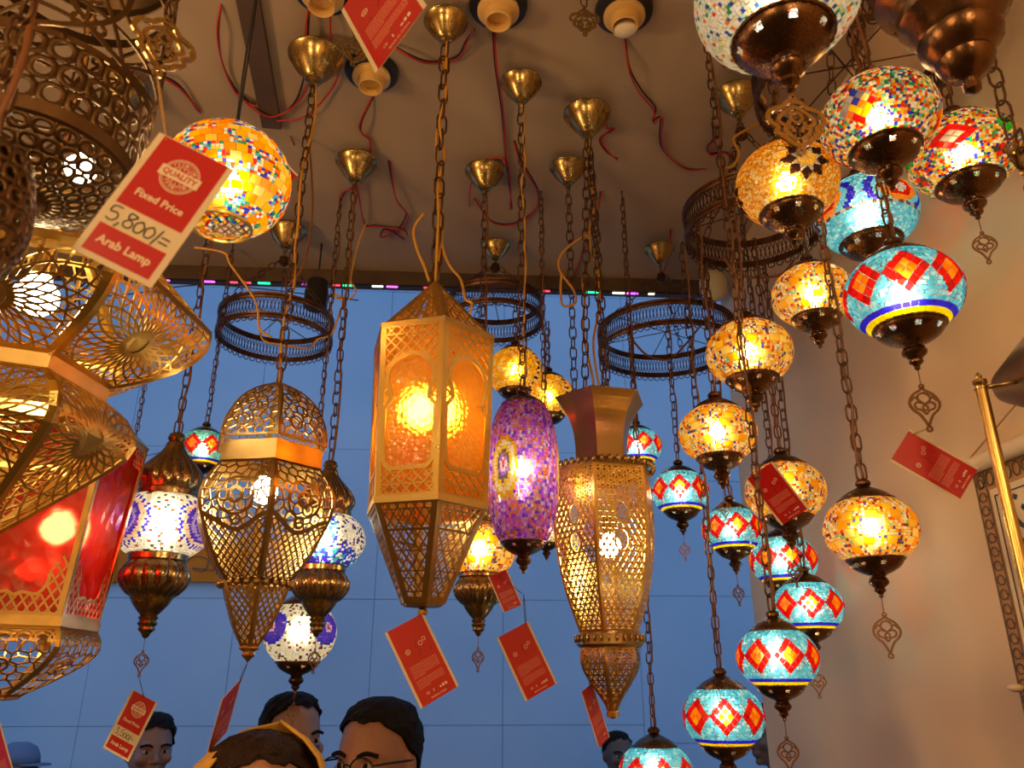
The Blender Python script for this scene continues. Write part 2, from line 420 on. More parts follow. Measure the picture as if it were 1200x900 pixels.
# ------------------------------------------------------------------ mosaic globes (unit radius)
def lin(h):
    h = h.lstrip('#'); c = [int(h[i:i+2], 16)/255 for i in (0, 2, 4)]
    return tuple(((v+.055)/1.055)**2.4 if v > .04045 else v/12.92 for v in c)
PALB = [lin(x) for x in ('ffb000', 'ff7a00', 'e62000', 'fff2c0', 'ffffff', '2030d0', 'ffd040', '18a060', '60c8d8', 'ffe8a0', 'd04000', '503080')]
PALA = [lin(x) for x in ('ffc020', 'ff9a10', 'ffd860', 'ffeeb0', 'fff6d8', 'ffcc40', 'f07010', 'e03808', 'ffffff', '4048b0', 'ffc010', '90c8b8', 'ffac10', '704028', 'ffe080', 'fff0c0')]
class Globe:
    def __init__(s, rz=.78, cut=.66, egg=1.0):
        s.rz, s.cut, s.egg = rz, cut, egg; s.mb = MB(); s.mx = math.asin(min(.999, cut/rz))
    def pt(s, th, la, k=1.0):
        r = math.cos(la)**s.egg*k
        return (r*math.cos(th), r*math.sin(th), s.rz*math.sin(la)*k)
    def tile(s, uv, col, inset=.10, h=.018, mb=None):
        """one raised piece from its corners in (angle, latitude)"""
        n = len(uv); cu = sum(p[0] for p in uv)/n; cv = sum(p[1] for p in uv)/n
        q = [(cu+(u-cu)*(1-inset), cv+(v-cv)*(1-inset)) for u, v in uv]
        vs = [s.pt(u, v, 1+h) for u, v in q]+[s.pt(u, v, .998) for u, v in q]
        fs = [tuple(range(n))]+[(i, n+i, n+(i+1) % n, (i+1) % n) for i in range(n)]
        (mb or s.mb).add(vs, fs, col)
    def rows(s, size, fn, jit=.18, lo=None, hi=None, inset=.10, seed=1):
        """rows of small pieces; fn(angle, latitude, i, j, rnd) gives a colour or None to leave the place free"""
        rr = random.Random(seed); lo = -s.mx if lo is None else lo; hi = s.mx if hi is None else hi
        arc = (hi-lo)*(.5+.5*s.rz); n = max(1, int(round(arc/size))); dl = (hi-lo)/n
        for j in range(n):
            la = lo+(j+.5)*dl; m = max(8, int(round(2*PI*max(.12, math.cos(la)**s.egg)/size))); dt = 2*PI/m; off = rr.random()*dt
            for i in range(m):
                th = off+(i+.5)*dt; c = fn(th % (2*PI), la, i, j, rr)
                if c is None: continue
                def J(): return rr.uniform(-jit, jit)
                s.tile([(th-dt*(.5+J()), la-dl*(.5+J()*.8)), (th+dt*(.5+J()), la-dl*(.5+J()*.8)), (th+dt*(.5+J()), la+dl*(.5+J()*.8)), (th-dt*(.5+J()), la+dl*(.5+J()*.8))], c, inset)
    def band(s, la, dl, n, cols, inset=.07):
        for i in range(n):
            a = 2*PI*i/n; b = 2*PI*(i+1)/n
            s.tile([(a, la-dl/2), (b, la-dl/2), (b, la+dl/2), (a, la+dl/2)], cols[i % len(cols)], inset)
    def shell(s, name='glass_shell'):
        mb = MB(); n = 16; lathe(mb, [(s.pt(0, -s.mx+2*s.mx*i/n, .985)[2], s.pt(0, -s.mx+2*s.mx*i/n, .985)[0]) for i in range(n, -1, -1)], 32, cap=False)
        return mb.mesh(name, True)
def adist(th, la, t0, l0): return math.hypot(((th-t0+PI) % (2*PI)-PI)*math.cos(l0), la-l0)
TURQ = [lin(x) for x in ('5cd0e8', '7adcf0', '48b8dc', 'a8ecf6', '60c8e0')]
RED = lin('e0100a'); RED2 = lin('c40c10'); ORG = lin('ff7a00'); ORG2 = lin('ff9a10'); BLU = lin('2a22c8'); YEL = lin('ffe000')
def diamonds(g, n, half, red=RED, org=ORG, collect=None):
    """zigzag belt of diamonds, each four by four little pieces"""
    hw = PI/n
    for d in range(1 if collect is not None else n):
        c = 2*PI*d/n
        for i in range(4):
            for j in range(4):
                def q(a, b): return (c+(a-b)/4*hw, .04+(a+b-4)/4*half)
                ring = i in (0, 3) or j in (0, 3)
                col = (red if (i+j) % 3 else RED2) if ring else (org if (i+j) % 2 else ORG2)
                uv = [q(i, j), q(i+1, j), q(i+1, j+1), q(i, j+1)]
                if collect is None: g.tile(uv, col, .09, .022)
                else:
                    mb = MB(); g.tile(uv, col, .09, .022, mb); collect.append(mb)
def g_bluered(n=8, pieces=False):
    g = Globe(.80, .70); half = .56; hw = PI/n
    def free(th, la, i, j, rr):
        u = ((th+hw) % (2*hw)-hw)/hw; v = (la-.04)/half
        if abs(u)+abs(v) < 1.06: return None
        return rr.choice(TURQ)
    lo = -g.mx+.40
    g.rows(.085, free, .28, lo, g.mx-.10, .12, 3)
    coll = [] if pieces else None
    diamonds(g, n, half, collect=coll)
    nb = 36
    if not pieces:
        g.band(-g.mx+.335, .13, nb, [BLU]); g.band(-g.mx+.20, .13, nb, [YEL])
    else:
        for la, dl, c in ((-g.mx+.335, .13, BLU), (-g.mx+.20, .13, YEL)):
            mb = MB(); a = 2*PI/nb; g.tile([(0, la-dl/2), (a, la-dl/2), (a, la+dl/2), (0, la+dl/2)], c, .07, .018, mb); coll.append(mb)
    g.band(g.mx-.05, .09, nb, [lin('4a30b0')])
    return g, coll
def g_amber(seed=5):
    g = Globe(.80, .70); rr = random.Random(seed)
    amb = [lin(x) for x in ('ffc428', 'ffb010', 'ffd850', 'f8a808', 'ffdc70')]; pal = PALA
    nr = 9
    dl = 2*g.mx/nr
    for j in range(nr):
        la = -g.mx+(j+.5)*dl; m = 24; dt = 2*PI/m
        for i in range(m):
            th = (i+.5*(j % 2))*dt; v = abs(j-4)
            u = (i*2+(j % 2)) % 6
            if (v == 0 and u == 0) or (v == 1 and u == 1 and i % 2) or (v == 2 and u == 2) or rr.random() < .10:
                g.tile([(th-dt*.5, la-dl*.5), (th+dt*.5, la-dl*.5), (th+dt*.5, la+dl*.5), (th-dt*.5, la+dl*.5)], rr.choice(amb), .08, .02)
            else:
                k = 4
                for a in range(k):
                    for b in range(k-1):
                        x0 = th-dt*.5+dt*a/k; y0 = la-dl*.5+dl*b/(k-1)
                        jx = rr.uniform(-.15, .15)*dt/k
                        g.tile([(x0+jx, y0), (x0+dt/k+jx, y0), (x0+dt/k+jx, y0+dl/(k-1)), (x0+jx, y0+dl/(k-1))], rr.choice(pal), .14, .016)
    return g
def g_confetti(deco, seed, pal=PALB, size=.062):
    g = Globe(.80, .70)
    def fn(th, la, i, j, rr):
        c = deco(th, la) if deco else 0
        return rr.choice(pal) if c == 0 else c
    g.rows(size, fn, .2, inset=.12, seed=seed); return g
WHITES = [lin(x) for x in ('fff8e0', 'ffffff', 'fff2d0', 'fffbe8', 'f2ecd8', 'fff6c8')]
def cluster(g, t0, l0, hw, hh, n, colfn):
    """diamond of n by n rhombic pieces"""
    for i in range(n):
        for j in range(n):
            def q(a, b): return (t0+(a-b)/n*hw, l0+(a+b-n)/n*hh)
            c = colfn(i, j)
            if c: g.tile([q(i, j), q(i+1, j), q(i+1, j+1), q(i, j+1)], c, .08, .024)
def free_of(spots, pal):
    def fn(th, la, i, j, rr):
        for t0, l0, hw, hh in spots:
            if abs(((th-t0+PI) % (2*PI)-PI)/hw)+abs((la-l0)/hh) < 1.04: return None
        return rr.choice(pal)
    return fn
def g_diamcol():
    g = Globe(.80, .70); sp = [(t, l, .34, .42) for t in (-.42, -.42+PI/2*1.0+.35, PI, -.42-PI/2) for l in (-.30,)]
    g.rows(.056, free_of(sp, PALB+[lin('fff8e0'), lin('ffffff'), lin('b8d8a0')]), .2, inset=.12, seed=31)
    C = [[lin('e01008'), lin('e01008'), lin('ff7a00'), lin('9a90a8')], [lin('ff9a00'), lin('ffe000'), lin('ffd000'), lin('b0a8b0')], [lin('ffb000'), lin('ff9000'), lin('2a30d0'), lin('c8c0c8')], [lin('e01008'), lin('ffd000'), lin('8a8498'), lin('2a30d0')]]
    for t, l, hw, hh in sp: cluster(g, t, l, hw, hh, 4, lambda i, j: C[i][j])
    return g
def g_square():
    g = Globe(.80, .70); ts = (-.45, -.45+PI*2/3, -.45-PI*2/3); sp = [(t, -.16, .46, .34) for t in ts]+[(t+1.0, .0, .24, .24) for t in ts]+[(t+.95, -.62, .24, .16) for t in ts]
    g.rows(.056, free_of(sp, PALB+[lin('c8e060'), lin('ffe060')]), .2, inset=.12, seed=32)
    for t, l, hw, hh in sp[:3]: cluster(g, t, l, hw, hh, 4, lambda i, j: RED if i in (0, 3) or j in (0, 3) else lin('c0b0a8'))
    for t, l, hw, hh in sp[3:6]: cluster(g, t, l, hw, hh, 2, lambda i, j: lin('28b428'))
    for t, l, hw, hh in sp[6:]: cluster(g, t, l, hw, hh, 2, lambda i, j: lin('4a4038') if (i+j) % 2 else lin('e02010'))
    return g
def g_gold():
    g = Globe(.82, .72); pal = [lin(x) for x in ('ffc020', 'ffb000', 'f0a010', 'ffd860', 'ffe890', 'e89000', 'fff0b0')]
    ts = (.34, .34+2*PI/3, .34-2*PI/3); L0 = -.12; RO, RM, RI = .52, .34, .19
    def fn(th, la, i, j, rr):
        for t0 in ts:
            du = ((th-t0+PI) % (2*PI)-PI); dv = la-L0; r = math.hypot(du, dv)
            if r < RM+.15*max(0, math.cos(8*math.atan2(dv, du))): return None
        return rr.choice(pal)
    g.rows(.050, fn, .3, inset=.14, seed=11)
    P = lambda t0, r, a: (t0+r*math.cos(a), L0+r*math.sin(a))
    for t0 in ts:
        for k in range(8):
            a = PI/4*k; e = PI/8
            g.tile([P(t0, RI, a), P(t0, RM, a-e), P(t0, RO, a), P(t0, RM, a+e)], lin('30160a'), .06, .024)
            g.tile([P(t0, .02, a), P(t0, RI*.98, a-e*2+e), P(t0, RI*.98, a+e)], lin('ffd048'), .06, .024)
    return g
def g_arch():
    g = Globe(.80, .70)
    def fn(th, la, i, j, rr):
        u = (th+.35) % (PI/2)-PI/4; r = math.hypot(u*.85, la-.06)
        if la > -.30:
            if r < .14: return lin('e0d0c0')
            if r < .26: return RED
            if r < .38: return ORG2
            if r < .48: return TURQ[1]
            if r < .60: return BLU
        if -.40 < la < -.30: return lin('6a4a3a') if int(th*8) % 2 else lin('c0b0a0')
        return rr.choice(TURQ+[lin('a8e4ea')])
    g.rows(.062, fn, .22, inset=.10, seed=12); return g
def medallion(cols, t0s, l0, r0):
    def d(th, la):
        for t0 in t0s:
            r = adist(th, la, t0, l0)/r0
            if r < 1:
                for lim, c in cols:
                    if r < lim: return c
        return 0
    return d
VIO = lin('5636c8'); BLV = lin('3a30d8'); PKV = lin('b89ae8')
def g_violet():
    g = Globe(.76, .62); med = medallion([(.15, lin('ffe0c0')), (.3, VIO), (.4, PKV), (.5, VIO), (.6, PKV), (.72, VIO), (.86, lin('ffd8b0')), (1, BLV)], [1.0, -1.0, PI], .0, .74)
    def fn(th, la, i, j, rr):
        c = med(th, la)
        if c: return c if c != BLV or (i+j) % 2 else WHITES[0]
        return rr.choice(WHITES) if rr.random() < .86 else rr.choice([lin('d04818'), lin('305030'), lin('8a3020')])
    g.rows(.062, fn, .2, inset=.09, seed=21); return g
def g_bluewhite():
    g = Globe(.76, .62)
    def fn(th, la, i, j, rr):
        x = la-.10*math.sin(5*th)
        if th % (PI/2) > 1.1 and abs(la) < .7: return rr.choice([lin('30a8c8'), lin('8ad8e8'), WHITES[1], BLV])
        if x < -.42: return rr.choice([BLV, BLV, VIO, WHITES[1], lin('30c0c8')])
        return rr.choice(WHITES) if rr.random() < .68 else rr.choice([BLV, lin('28409a'), lin('705848')])
    g.rows(.062, fn, .25, inset=.09, seed=22); return g
def g_whitemed():
    g = Globe(.92, .82); med = medallion([(.14, RED), (.3, lin('d8c8f0')), (.8, VIO), (1, BLV)], [.75, .75+PI, -1.0], .12, .5)
    def fn(th, la, i, j, rr):
        c = med(th, la)
        return c or (rr.choice(WHITES) if rr.random() < .85 else rr.choice([lin('404830'), lin('a08030'), lin('803020')]))
    g.rows(.07, fn, .2, inset=.09, seed=23); return g
def g_cream():
    g = Globe(.80, .70)
    def fn(th, la, i, j, rr): return rr.choice(WHITES+[lin('d8f0e0'), lin('e8e0a0')]) if rr.random() < .84 else rr.choice([RED, lin('2060b0'), lin('20a080'), ORG])
    g.rows(.05, fn, .2, inset=.12, seed=24); return g
def g_purple():
    g = Globe(2.15, 2.0, .62); pal = [lin(x) for x in ('d86cff', 'b858ff', 'ee9cff', 'ffb080', 'ff78d0', '8048e8', 'ffe0ff', 'f88050', 'f4b4ff')]
    med = medallion([(.13, RED), (.24, lin('ffd8ff')), (.34, lin('c070e8')), (.48, lin('70606a')), (.64, lin('ffd020')), (.82, lin('fff0b0')), (1, lin('ffc000'))], [-.55, -.55+PI*2/3, -.55-PI*2/3], -.02, .42)
    def fn(th, la, i, j, rr): return med(th, la) or rr.choice(pal)
    g.rows(.075, fn, .25, inset=.10, seed=25); return g
def g_crackle():
    g = Globe(.92, .80); pal = [lin(x) for x in ('ffc800', 'ffb400', 'ffd840', 'f8a800', 'ffe060')]
    def fn(th, la, i, j, rr):
        if min(adist(th, 0, t, 0) for t in (.95, .95+PI)) < .07: return lin('402010') if j % 2 else lin('ffe0a0')
        return rr.choice(pal)
    g.rows(.10, fn, .34, inset=.10, seed=26); return g
def g_quilt():
    g = Globe(.95, .93); rr = random.Random(27); amb = [lin(x) for x in ('ffa000', 'ffb400', 'ff9400', 'ffc830', 'ffd860')]
    pal = [lin(x) for x in ('ffffff', 'fff0b0', 'e83010', '2838c8', '18a060', 'ffd030', 'ff8000', '60c0d0')]
    nr = 18; dl = (2*g.mx)/nr
    for j in range(nr):
        la = -g.mx+(j+.5)*dl; m = max(6, int(36*math.cos(la))); dt = 2*PI/m
        for i in range(m):
            th = (i+.5*(j % 2))*dt
            if ((i//3+j//3) % 2) != 0 or (i % 3 == 1 and j % 3 == 1): g.tile([(th-dt*.5, la-dl*.5), (th+dt*.5, la-dl*.5), (th+dt*.5, la+dl*.5), (th-dt*.5, la+dl*.5)], rr.choice(amb), .07, .02)
            else:
                for a in range(3):
                    for b in range(3):
                        x0 = th-dt*.5+dt*a/3; y0 = la-dl*.5+dl*b/3
                        g.tile([(x0, y0), (x0+dt/3, y0), (x0+dt/3, y0+dl/3), (x0, y0+dl/3)], rr.choice(pal), .16, .016)
    return g
GL = {}
def globe(kind):
    if kind in GL: return GL[kind]
    fn = {'bluered': lambda: g_bluered()[0], 'amber': g_amber, 'amber2': lambda: g_amber(9), 'diamcol': g_diamcol, 'square': g_square,
          'gold': g_gold, 'arch': g_arch, 'violet': g_violet, 'bluewhite': g_bluewhite, 'whitemed': g_whitemed, 'cream': g_cream, 'purple': g_purple,
          'crackle': g_crackle, 'quilt': g_quilt}[kind]
    g = fn(); GL[kind] = (g, g.mb.mesh('mosaic_pieces_'+kind), g.shell('glass_shell')); return GL[kind]
def add_globe(rt, kind, r, loc=(0, 0, 0), rz=0.0, mat=None):
    g, mos, sh = globe(kind)
    s = link('glass_globe', sh, GROUT, rt, loc=loc, rot=(0, 0, rz)); s.scale = (r,)*3
    m = link('mosaic_pieces', mos, mat or TILE, s); m['kind'] = 'stuff'; return g, s

# ------------------------------------------------------------------ small mosaic pendants
def rope_ring(Rr, r, n=30):
    mb = MB(); o = 0; seg = n*2; sd = 6
    for k in range(seg):
        t = 2*PI*k/seg; rr = r*(1.15 if k % 2 else .8)
        for j in range(sd):
            a = 2*PI*j/sd; mb.v.append(((Rr+rr*math.cos(a))*math.cos(t), (Rr+rr*math.cos(a))*math.sin(t), rr*math.sin(a)))
    for k in range(seg):
        for j in range(sd):
            mb.f.append((k*sd+j, ((k+1) % seg)*sd+j, ((k+1) % seg)*sd+(j+1) % sd, k*sd+(j+1) % sd))
    return mb.mesh('rope_rim', True)
ROPE = rope_ring(.60, .03)
TOPCAP = lathe_mesh('top_cap', [(1.16, .09), (1.14, .13), (1.09, .17), (1.03, .17), (1.0, .13), (.97, .15), (.93, .24), (.86, .38), (.78, .50), (.70, .575), (.655, .595), (.64, .56)], 32, cap='top')
BOTCAP = lathe_mesh('bottom_cap', [(-.64, .56), (-.655, .595), (-.70, .585), (-.76, .56), (-.83, .50), (-.885, .42), (-.93, .34), (-.97, .25), (-1.0, .18)], 32, cap=False,
                    skip=lambda i, k: i in (3,) and k % 4 == 1)
FINIAL = lathe_mesh('finial', [(-.98, .15), (-1.0, .18), (-1.04, .15), (-1.08, .19), (-1.14, .215), (-1.19, .20), (-1.24, .14), (-1.28, .10), (-1.31, .12), (-1.345, .115), (-1.38, .07), (-1.42, .045), (-1.46, .05), (-1.5, .0)], 24, cap=False)
def pendant(name, px, py, wpx, zc, kind, label, group, orn=None, top=None, can=None, rz=0.0, dia=None, mat=None, bm=None, size='small', single=True, cab=CABLE_B, ostyle=0, ogap=.018, pieces=False):
    p = at_zc(px, py, zc); r = wpx/F*zc/2
    ph = face_cam(p.x, p.y)
    rt = root(name, p, label, 'lamp', group, ph)
    g = globe(kind)[0]
    if pieces:
        gg, coll = g_bluered(8, True)
        s = link('glass_globe', gg.shell(), GROUT, rt, rot=(0, 0, rz)); s.scale = (r,)*3
        m = link('turquoise_mosaic', gg.mb.mesh('turquoise_mosaic'), TILE, s); m['kind'] = 'stuff'
        for k, mb in enumerate(coll):
            me = mb.mesh('mosaic_tile')
            for d in range(8 if k < 16 else 36): link('mosaic_tile', me, TILE, s, rot=(0, 0, 2*PI*d/(8 if k < 16 else 36)))
    else: add_globe(rt, kind, r, rz=rz, mat=mat)
    dz = r*(g.cut-.70)
    for nm, me, mt, zz in (('top_cap', TOPCAP, CAPB, dz), ('bottom_cap', BOTCAP, CAPB, -dz), ('finial', FINIAL, CAPB, -dz)):
        o = link(nm, me, mt, rt, loc=(0, 0, zz)); o.scale = (r,)*3
        if nm != 'finial': link('rope_rim', ROPE, CAPB, o, loc=(0, 0, .665 if nm == 'top_cap' else -.665))
    bulb(rt, round(r*.20, 3), (0, 0, r*.05), bm)
    ztop = (top - p.z) if top is not None else CEIL-p.z
    if can: zch = canopy(rt, ztop, can)
    else:
        zch = ztop
        if top is None: link('ceiling_hook', HOOK, CHAINM, rt, loc=(0, 0, ztop-.022)); zch -= .022
    z0 = 1.15*r+dz
    chain(rt, (0, 0, zch), (0, 0, z0), size, single)
    cable(rt, wavy((.004, .004, zch), (.002, .002, z0), .0045, max(3, int((zch-z0)/.05)), int(px)), .0021, cab)
    zb = -1.49*r-dz
    if orn: zb = ornament(rt, zb, orn, ogap, ostyle, rz=R.uniform(.15, .6))
    return rt, p, p.z+zb

# ================================================================== the stall: ceiling, walls, beam, outside
def slab(name, x0, x1, y0, y1, z0, z1, mat, parent=None):
    mb = MB(); box(mb, x0, x1, y0, y1, z0, z1); o = link(name, mb.mesh(name), mat, parent)
    if parent is None: o['kind'] = 'structure'
    return o
PLASTER = principled('ceiling_plaster', (.50, .365, .245), .85, 0, 0, 1.6, .25, 5, col2=(.40, .285, .185))
WALLM = principled('tan_wall_paint', (.80, .59, .34), .5, 0, 0, 2.2, .35, 2.5, col2=(.70, .50, .29))
BLUEW = principled('blue_wall_paint', (.40, .53, .68), .8, 0, 0, 1.1, .15, 9, col2=(.33, .47, .63))
JOINT = principled('dark_joint', (.30, .42, .56), .9)
WOODD = principled('dark_wood', (.13, .075, .045), .6, 0, .4, 6)
WOODB = principled('orange_wood', (.70, .20, .02), .8, 0, .25, 5, spec=.05)
FLOORM = principled('dark_concrete', (.11, .10, .09), .9, 0, .3, 3)
REARW = principled('dark_unseen_rear', (.10, .06, .035), .9, 0, .3, 3); LEFTW = principled('brown_wall_paint', (.34, .24, .15), .7, 0, .2, 3)
slab('floor', -7, 7, -2.4, 6.6, -.06, 0, FLOORM)
slab('ceiling', -1.85, WALL_X+.07, -2.2, BEAM_Y+.03, CEIL, CEIL+.05, PLASTER)
slab('wall_right', WALL_X, WALL_X+.06, -2.2, BEAM_Y-.02, 0, CEIL, WALLM)
slab('wall_left', -1.85, -1.79, -2.2, BEAM_Y-.02, 0, CEIL, LEFTW)
slab('wall_rear', -1.79, WALL_X, -2.2, -2.14, 0, CEIL, REARW)  # unseen rear wall, given a dark surface so the metal reflects less
beam = slab('trim_1', -1.79, WALL_X, BEAM_Y-.012, BEAM_Y+.028, CEIL-.048, CEIL, WOODD)
p0 = at_ceil(291, -6); p1 = at_ceil(318, 138)
mb = MB(); d_ = (p1-p0).normalized(); n_ = Vector((d_.y, -d_.x, 0)); e0 = p0-d_*1.2; e1 = p1+d_*.02
vs = []
for z in (CEIL, CEIL-.016):
    for q in (e0-n_*.022, e0+n_*.022, e1+n_*.022, e1-n_*.022): vs.append((q.x, q.y, z))
mb.add(vs, [(0, 3, 2, 1), (4, 5, 6, 7), (0, 1, 5, 4), (1, 2, 6, 5), (2, 3, 7, 6), (3, 0, 4, 7)])
o = link('trim_2', mb.mesh('batten'), WOODD); o['kind'] = 'structure'
# blue wall of slabs across the lane
BW = 5.2
wb = slab('wall_back', -7, 7, BW+.02, BW+.1, 0, 6.4, JOINT)
xs = [-7]+[at_y(px, 600, BW).x for px in (-330, -20, 137, 290, 445, 590, 741, 905, 1250)]+[7]
def zrow(py): return at_y(560, py, BW).z
rows_a = [0, zrow(850), zrow(703), zrow(529), zrow(345), 6.4]
rows_b = [0, zrow(872), zrow(697), zrow(560), zrow(345), 6.4]
for i in range(len(xs)-1):
    rw = rows_a if i not in (7, 8) else rows_b
    for j in range(len(rw)-1):
        mb = MB(); g = .003; off = R.uniform(0, .003)
        box(mb, xs[i]+g/2, xs[i+1]-g/2, BW-off, BW+.021, rw[j]+g/2+(.01 if j == 0 else 0), rw[j+1]-g/2)
        link('wall_panel', mb.mesh('wall_panel'), BLUEW, wb)
# plank fixed on the blue wall
pa = at_y(60, 640, BW); pb = at_y(288, 685, BW)
tb = root('wooden_board', (0, BW, 0), 'long orange-brown wooden board fixed on the blue wall', 'board')
mb = MB(); box(mb, pa.x, at_y(141, 660, BW).x-.003, -.04, -.006, pb.z, pa.z); link('plank', mb.mesh('plank'), WOODB, tb)
mb = MB(); box(mb, at_y(141, 660, BW).x+.003, pb.x, -.045, -.006, pb.z+.01, pa.z); link('plank', mb.mesh('plank'), WOODB, tb)
mb = MB(); f = lambda x, y: (x, -.047, y); cx = at_y(238, 665, BW).x; cz = at_y(238, 665, BW).z
ribbon(mb, f, catmull([(cx-.12, cz), (cx-.05, cz+.06), (cx+.04, cz+.04), (cx+.02, cz-.03), (cx-.05, cz-.01), (cx+.12, cz-.03)], 5), .006, .004)
link('carved_line', mb.mesh('carved_line'), WOODD, tb)
# coloured LEDs under the beam
led = root('led_strip', (0, BEAM_Y, CEIL-.05), 'thin strip of small coloured LED lights under the dark ceiling beam', 'light strip')
def bx_(px): return at_y(px, 330, BEAM_Y-.004).x
mb = MB(); box(mb, bx_(20), bx_(840), -.009, -.001, -.0025, .0018); link('strip', mb.mesh('strip'), BLACKP, led)
EM = {'g': emit('led_green', (.02, 1, .35), 3.2), 'p': emit('led_purple', (.75, .1, 1), 3.2), 'r': emit('led_red', (1, .05, .1), 2.6), 'w': emit('led_white', (1, .85, .6), 2.8)}
for px, c, wd in ((195, 'p', 8), (245, 'p', 14), (274, 'r', 10), (290, 'r', 9), (310, 'g', 14), (360, 'p', 11), (395, 'r', 8), (409, 'g', 13), (443, 'w', 13), (460, 'p', 13), (500, 'r', 6), (640, 'r', 8), (694, 'g', 15), (724, 'w', 14), (740, 'p', 13), (762, 'w', 7)):
    mb = MB(); box(mb, bx_(px-wd/2), bx_(px+wd/2), -.0105, -.003, -.005, -.0024); link('led', mb.mesh('led'), EM[c], led)

# ================================================================== pierced metal lanterns
class Hang:
    def __init__(s, px, py, y):
        p = at_y(px, py, y); s.x, s.y = p.x, p.y
    def z(s, py): return z_at(s.x, s.y, py)
    def m(s, py, n=1.0): return zc_of((s.x, s.y, s.z(py)))/F*n
    def prof(s, rows, zb): return [(s.z(py)-zb, s.m(py, hw)) for py, hw in rows]
def suspend(rt, zc, ztop, can, size, cab, seed, single=True, drop=.022, cabr=.0026, second=None):
    zch = canopy(rt, zc, can, drop)
    chain(rt, (0, 0, zch), (0, 0, ztop), size, single)
    cable(rt, wavy((.006, .004, zch), (.003, 0, ztop), .008, max(4, int((zch-ztop)/.06)), seed), cabr, cab)
    if second: cable(rt, wavy((-.006, -.004, zch-.02), (-.003, 0, ztop), .014, max(4, int((zch-ztop)/.09)), seed+3), cabr, cab)
TH = .0016
# ---- tall gold lantern with amber glass, hexagonal
h = Hang(503, 520, 1.20); zb = h.z(715)
rt = root('hexagonal_lantern', (h.x, h.y, zb), 'tall gold hexagonal lantern with glowing amber glass panes, centre of the picture', 'lantern', None, face_cam(h.x, h.y))
phi = math.radians(9)
P = Panel(h.prof([(336, 7), (404, 73)], zb), 6); mb = MB(); P.border(mb, .011, TH)
for a in (.9, -.9): [stroke(mb, P.f, l, .0024, TH, lambda x, y: P.inside(x, y, .004), .004) for l in hatch(-.09, .09, 0, P.len, .0155, a)]
for k in range(5): stroke(mb, P.f, [(-.012+.006*k, P.len*.3), (-.03+.015*k, P.len)], .0022, TH, lambda x, y: P.inside(x, y, .004), .004)
ring_panels(rt, 'roof_panel', mb.mesh('roof_panel'), GOLD, 6, phi)
P = Panel(h.prof([(402, 74), (598, 74)], zb), 6); Lb = P.len; Wh = P.half(0); mb = MB(); P.border(mb, .009, TH)
ra = Wh*.72; yc = Lb*.33
arch = catmull([(-ra*1.0, Lb*.80), (-ra*1.08, Lb*.70), (-ra*1.08, Lb*.50), (-ra*.80, Lb*.455)], 1)+[(ra*1.0*math.cos(a), yc-ra*1.0*math.sin(a)) for a in [math.radians(212-244*k/18) for k in range(19)]]+[(ra*.80, Lb*.455), (ra*1.08, Lb*.50), (ra*1.08, Lb*.70), (ra*1.0, Lb*.80), (ra*.78, Lb*.835), (-ra*.78, Lb*.835)]
def in_arch(x, y):
    return math.hypot(x, y-yc) < ra or (abs(x) < ra*1.08 and Lb*.46 < y < Lb*.83)
stroke(mb, P.f, arch, .0062, TH*1.3, closed=True)
for a in (.8, -.8): [stroke(mb, P.f, l, .0022, TH, lambda x, y: P.inside(x, y, .005) and not in_arch(x, y), .004) for l in hatch(-.09, .09, 0, Lb, .0125, a)]
for yy in (Lb*.075, Lb*.92): stroke(mb, P.f, [(-Wh, yy), (Wh, yy)], .002, TH, lambda x, y: P.inside(x, y, .005))
ring_panels(rt, 'side_panel', mb.mesh('side_panel'), GOLD, 6, phi)
mb = MB(); P.pane(mb, .003, n=2); ring_panels(rt, 'glass_pane', mb.mesh('glass_pane'), AMBER, 6, phi, 'amber hammered glass pane')
P = Panel(h.prof([(597, 75), (708, 27)], zb), 6); mb = MB(); P.border(mb, .0085, TH)
for a in (1.0, -1.0): [stroke(mb, P.f, l, .0022, TH, lambda x, y: P.inside(x, y, .004), .004) for l in hatch(-.1, .1, 0, P.len, .0115, a)]
[stroke(mb, P.f, l, .0022, TH, lambda x, y: P.inside(x, y, .004), .004) for l in hatch(-.1, .1, 0, P.len, .03, 0)]
stroke(mb, P.f, [(-.06, P.len*.3), (.06, P.len*.3)], .004, TH, lambda x, y: P.inside(x, y, .002))
ring_panels(rt, 'base_panel', mb.mesh('base_panel'), BRONZE, 6, phi)
link('collar', band_mesh('collar', h.z(594)-zb, h.m(594, 76), h.z(601)-zb, h.m(601, 75.5), 6, phi), GOLD2, rt)
link('collar', band_mesh('collar', h.z(401)-zb, h.m(401, 74.5), h.z(406)-zb, h.m(406, 75), 6, phi), GOLD2, rt)
link('bottom_plate', lathe_mesh('bottom_plate', [(h.z(707)-zb, h.m(708, 26)), (h.z(711)-zb, h.m(711, 24)), (h.z(713)-zb, .004), (h.z(715)-zb, .008), (h.z(720)-zb, .008), (h.z(722)-zb, 0)], 6, sharp=20, cap=False), BRONZE, rt, rot=(0, 0, phi))
link('top_cap', lathe_mesh('top_cap', [(h.z(330)-zb, .003), (h.z(333)-zb, .007), (h.z(338)-zb, .012), (h.z(340)-zb, .0)], 16, cap=False), GOLD, rt)
bulb(rt, .026, (-.008, -.006, h.z(485)-zb), BULBL)
suspend(rt, CEIL-zb, h.z(331)-zb, .044, 'big', CABLE_Y, 3, second=True)

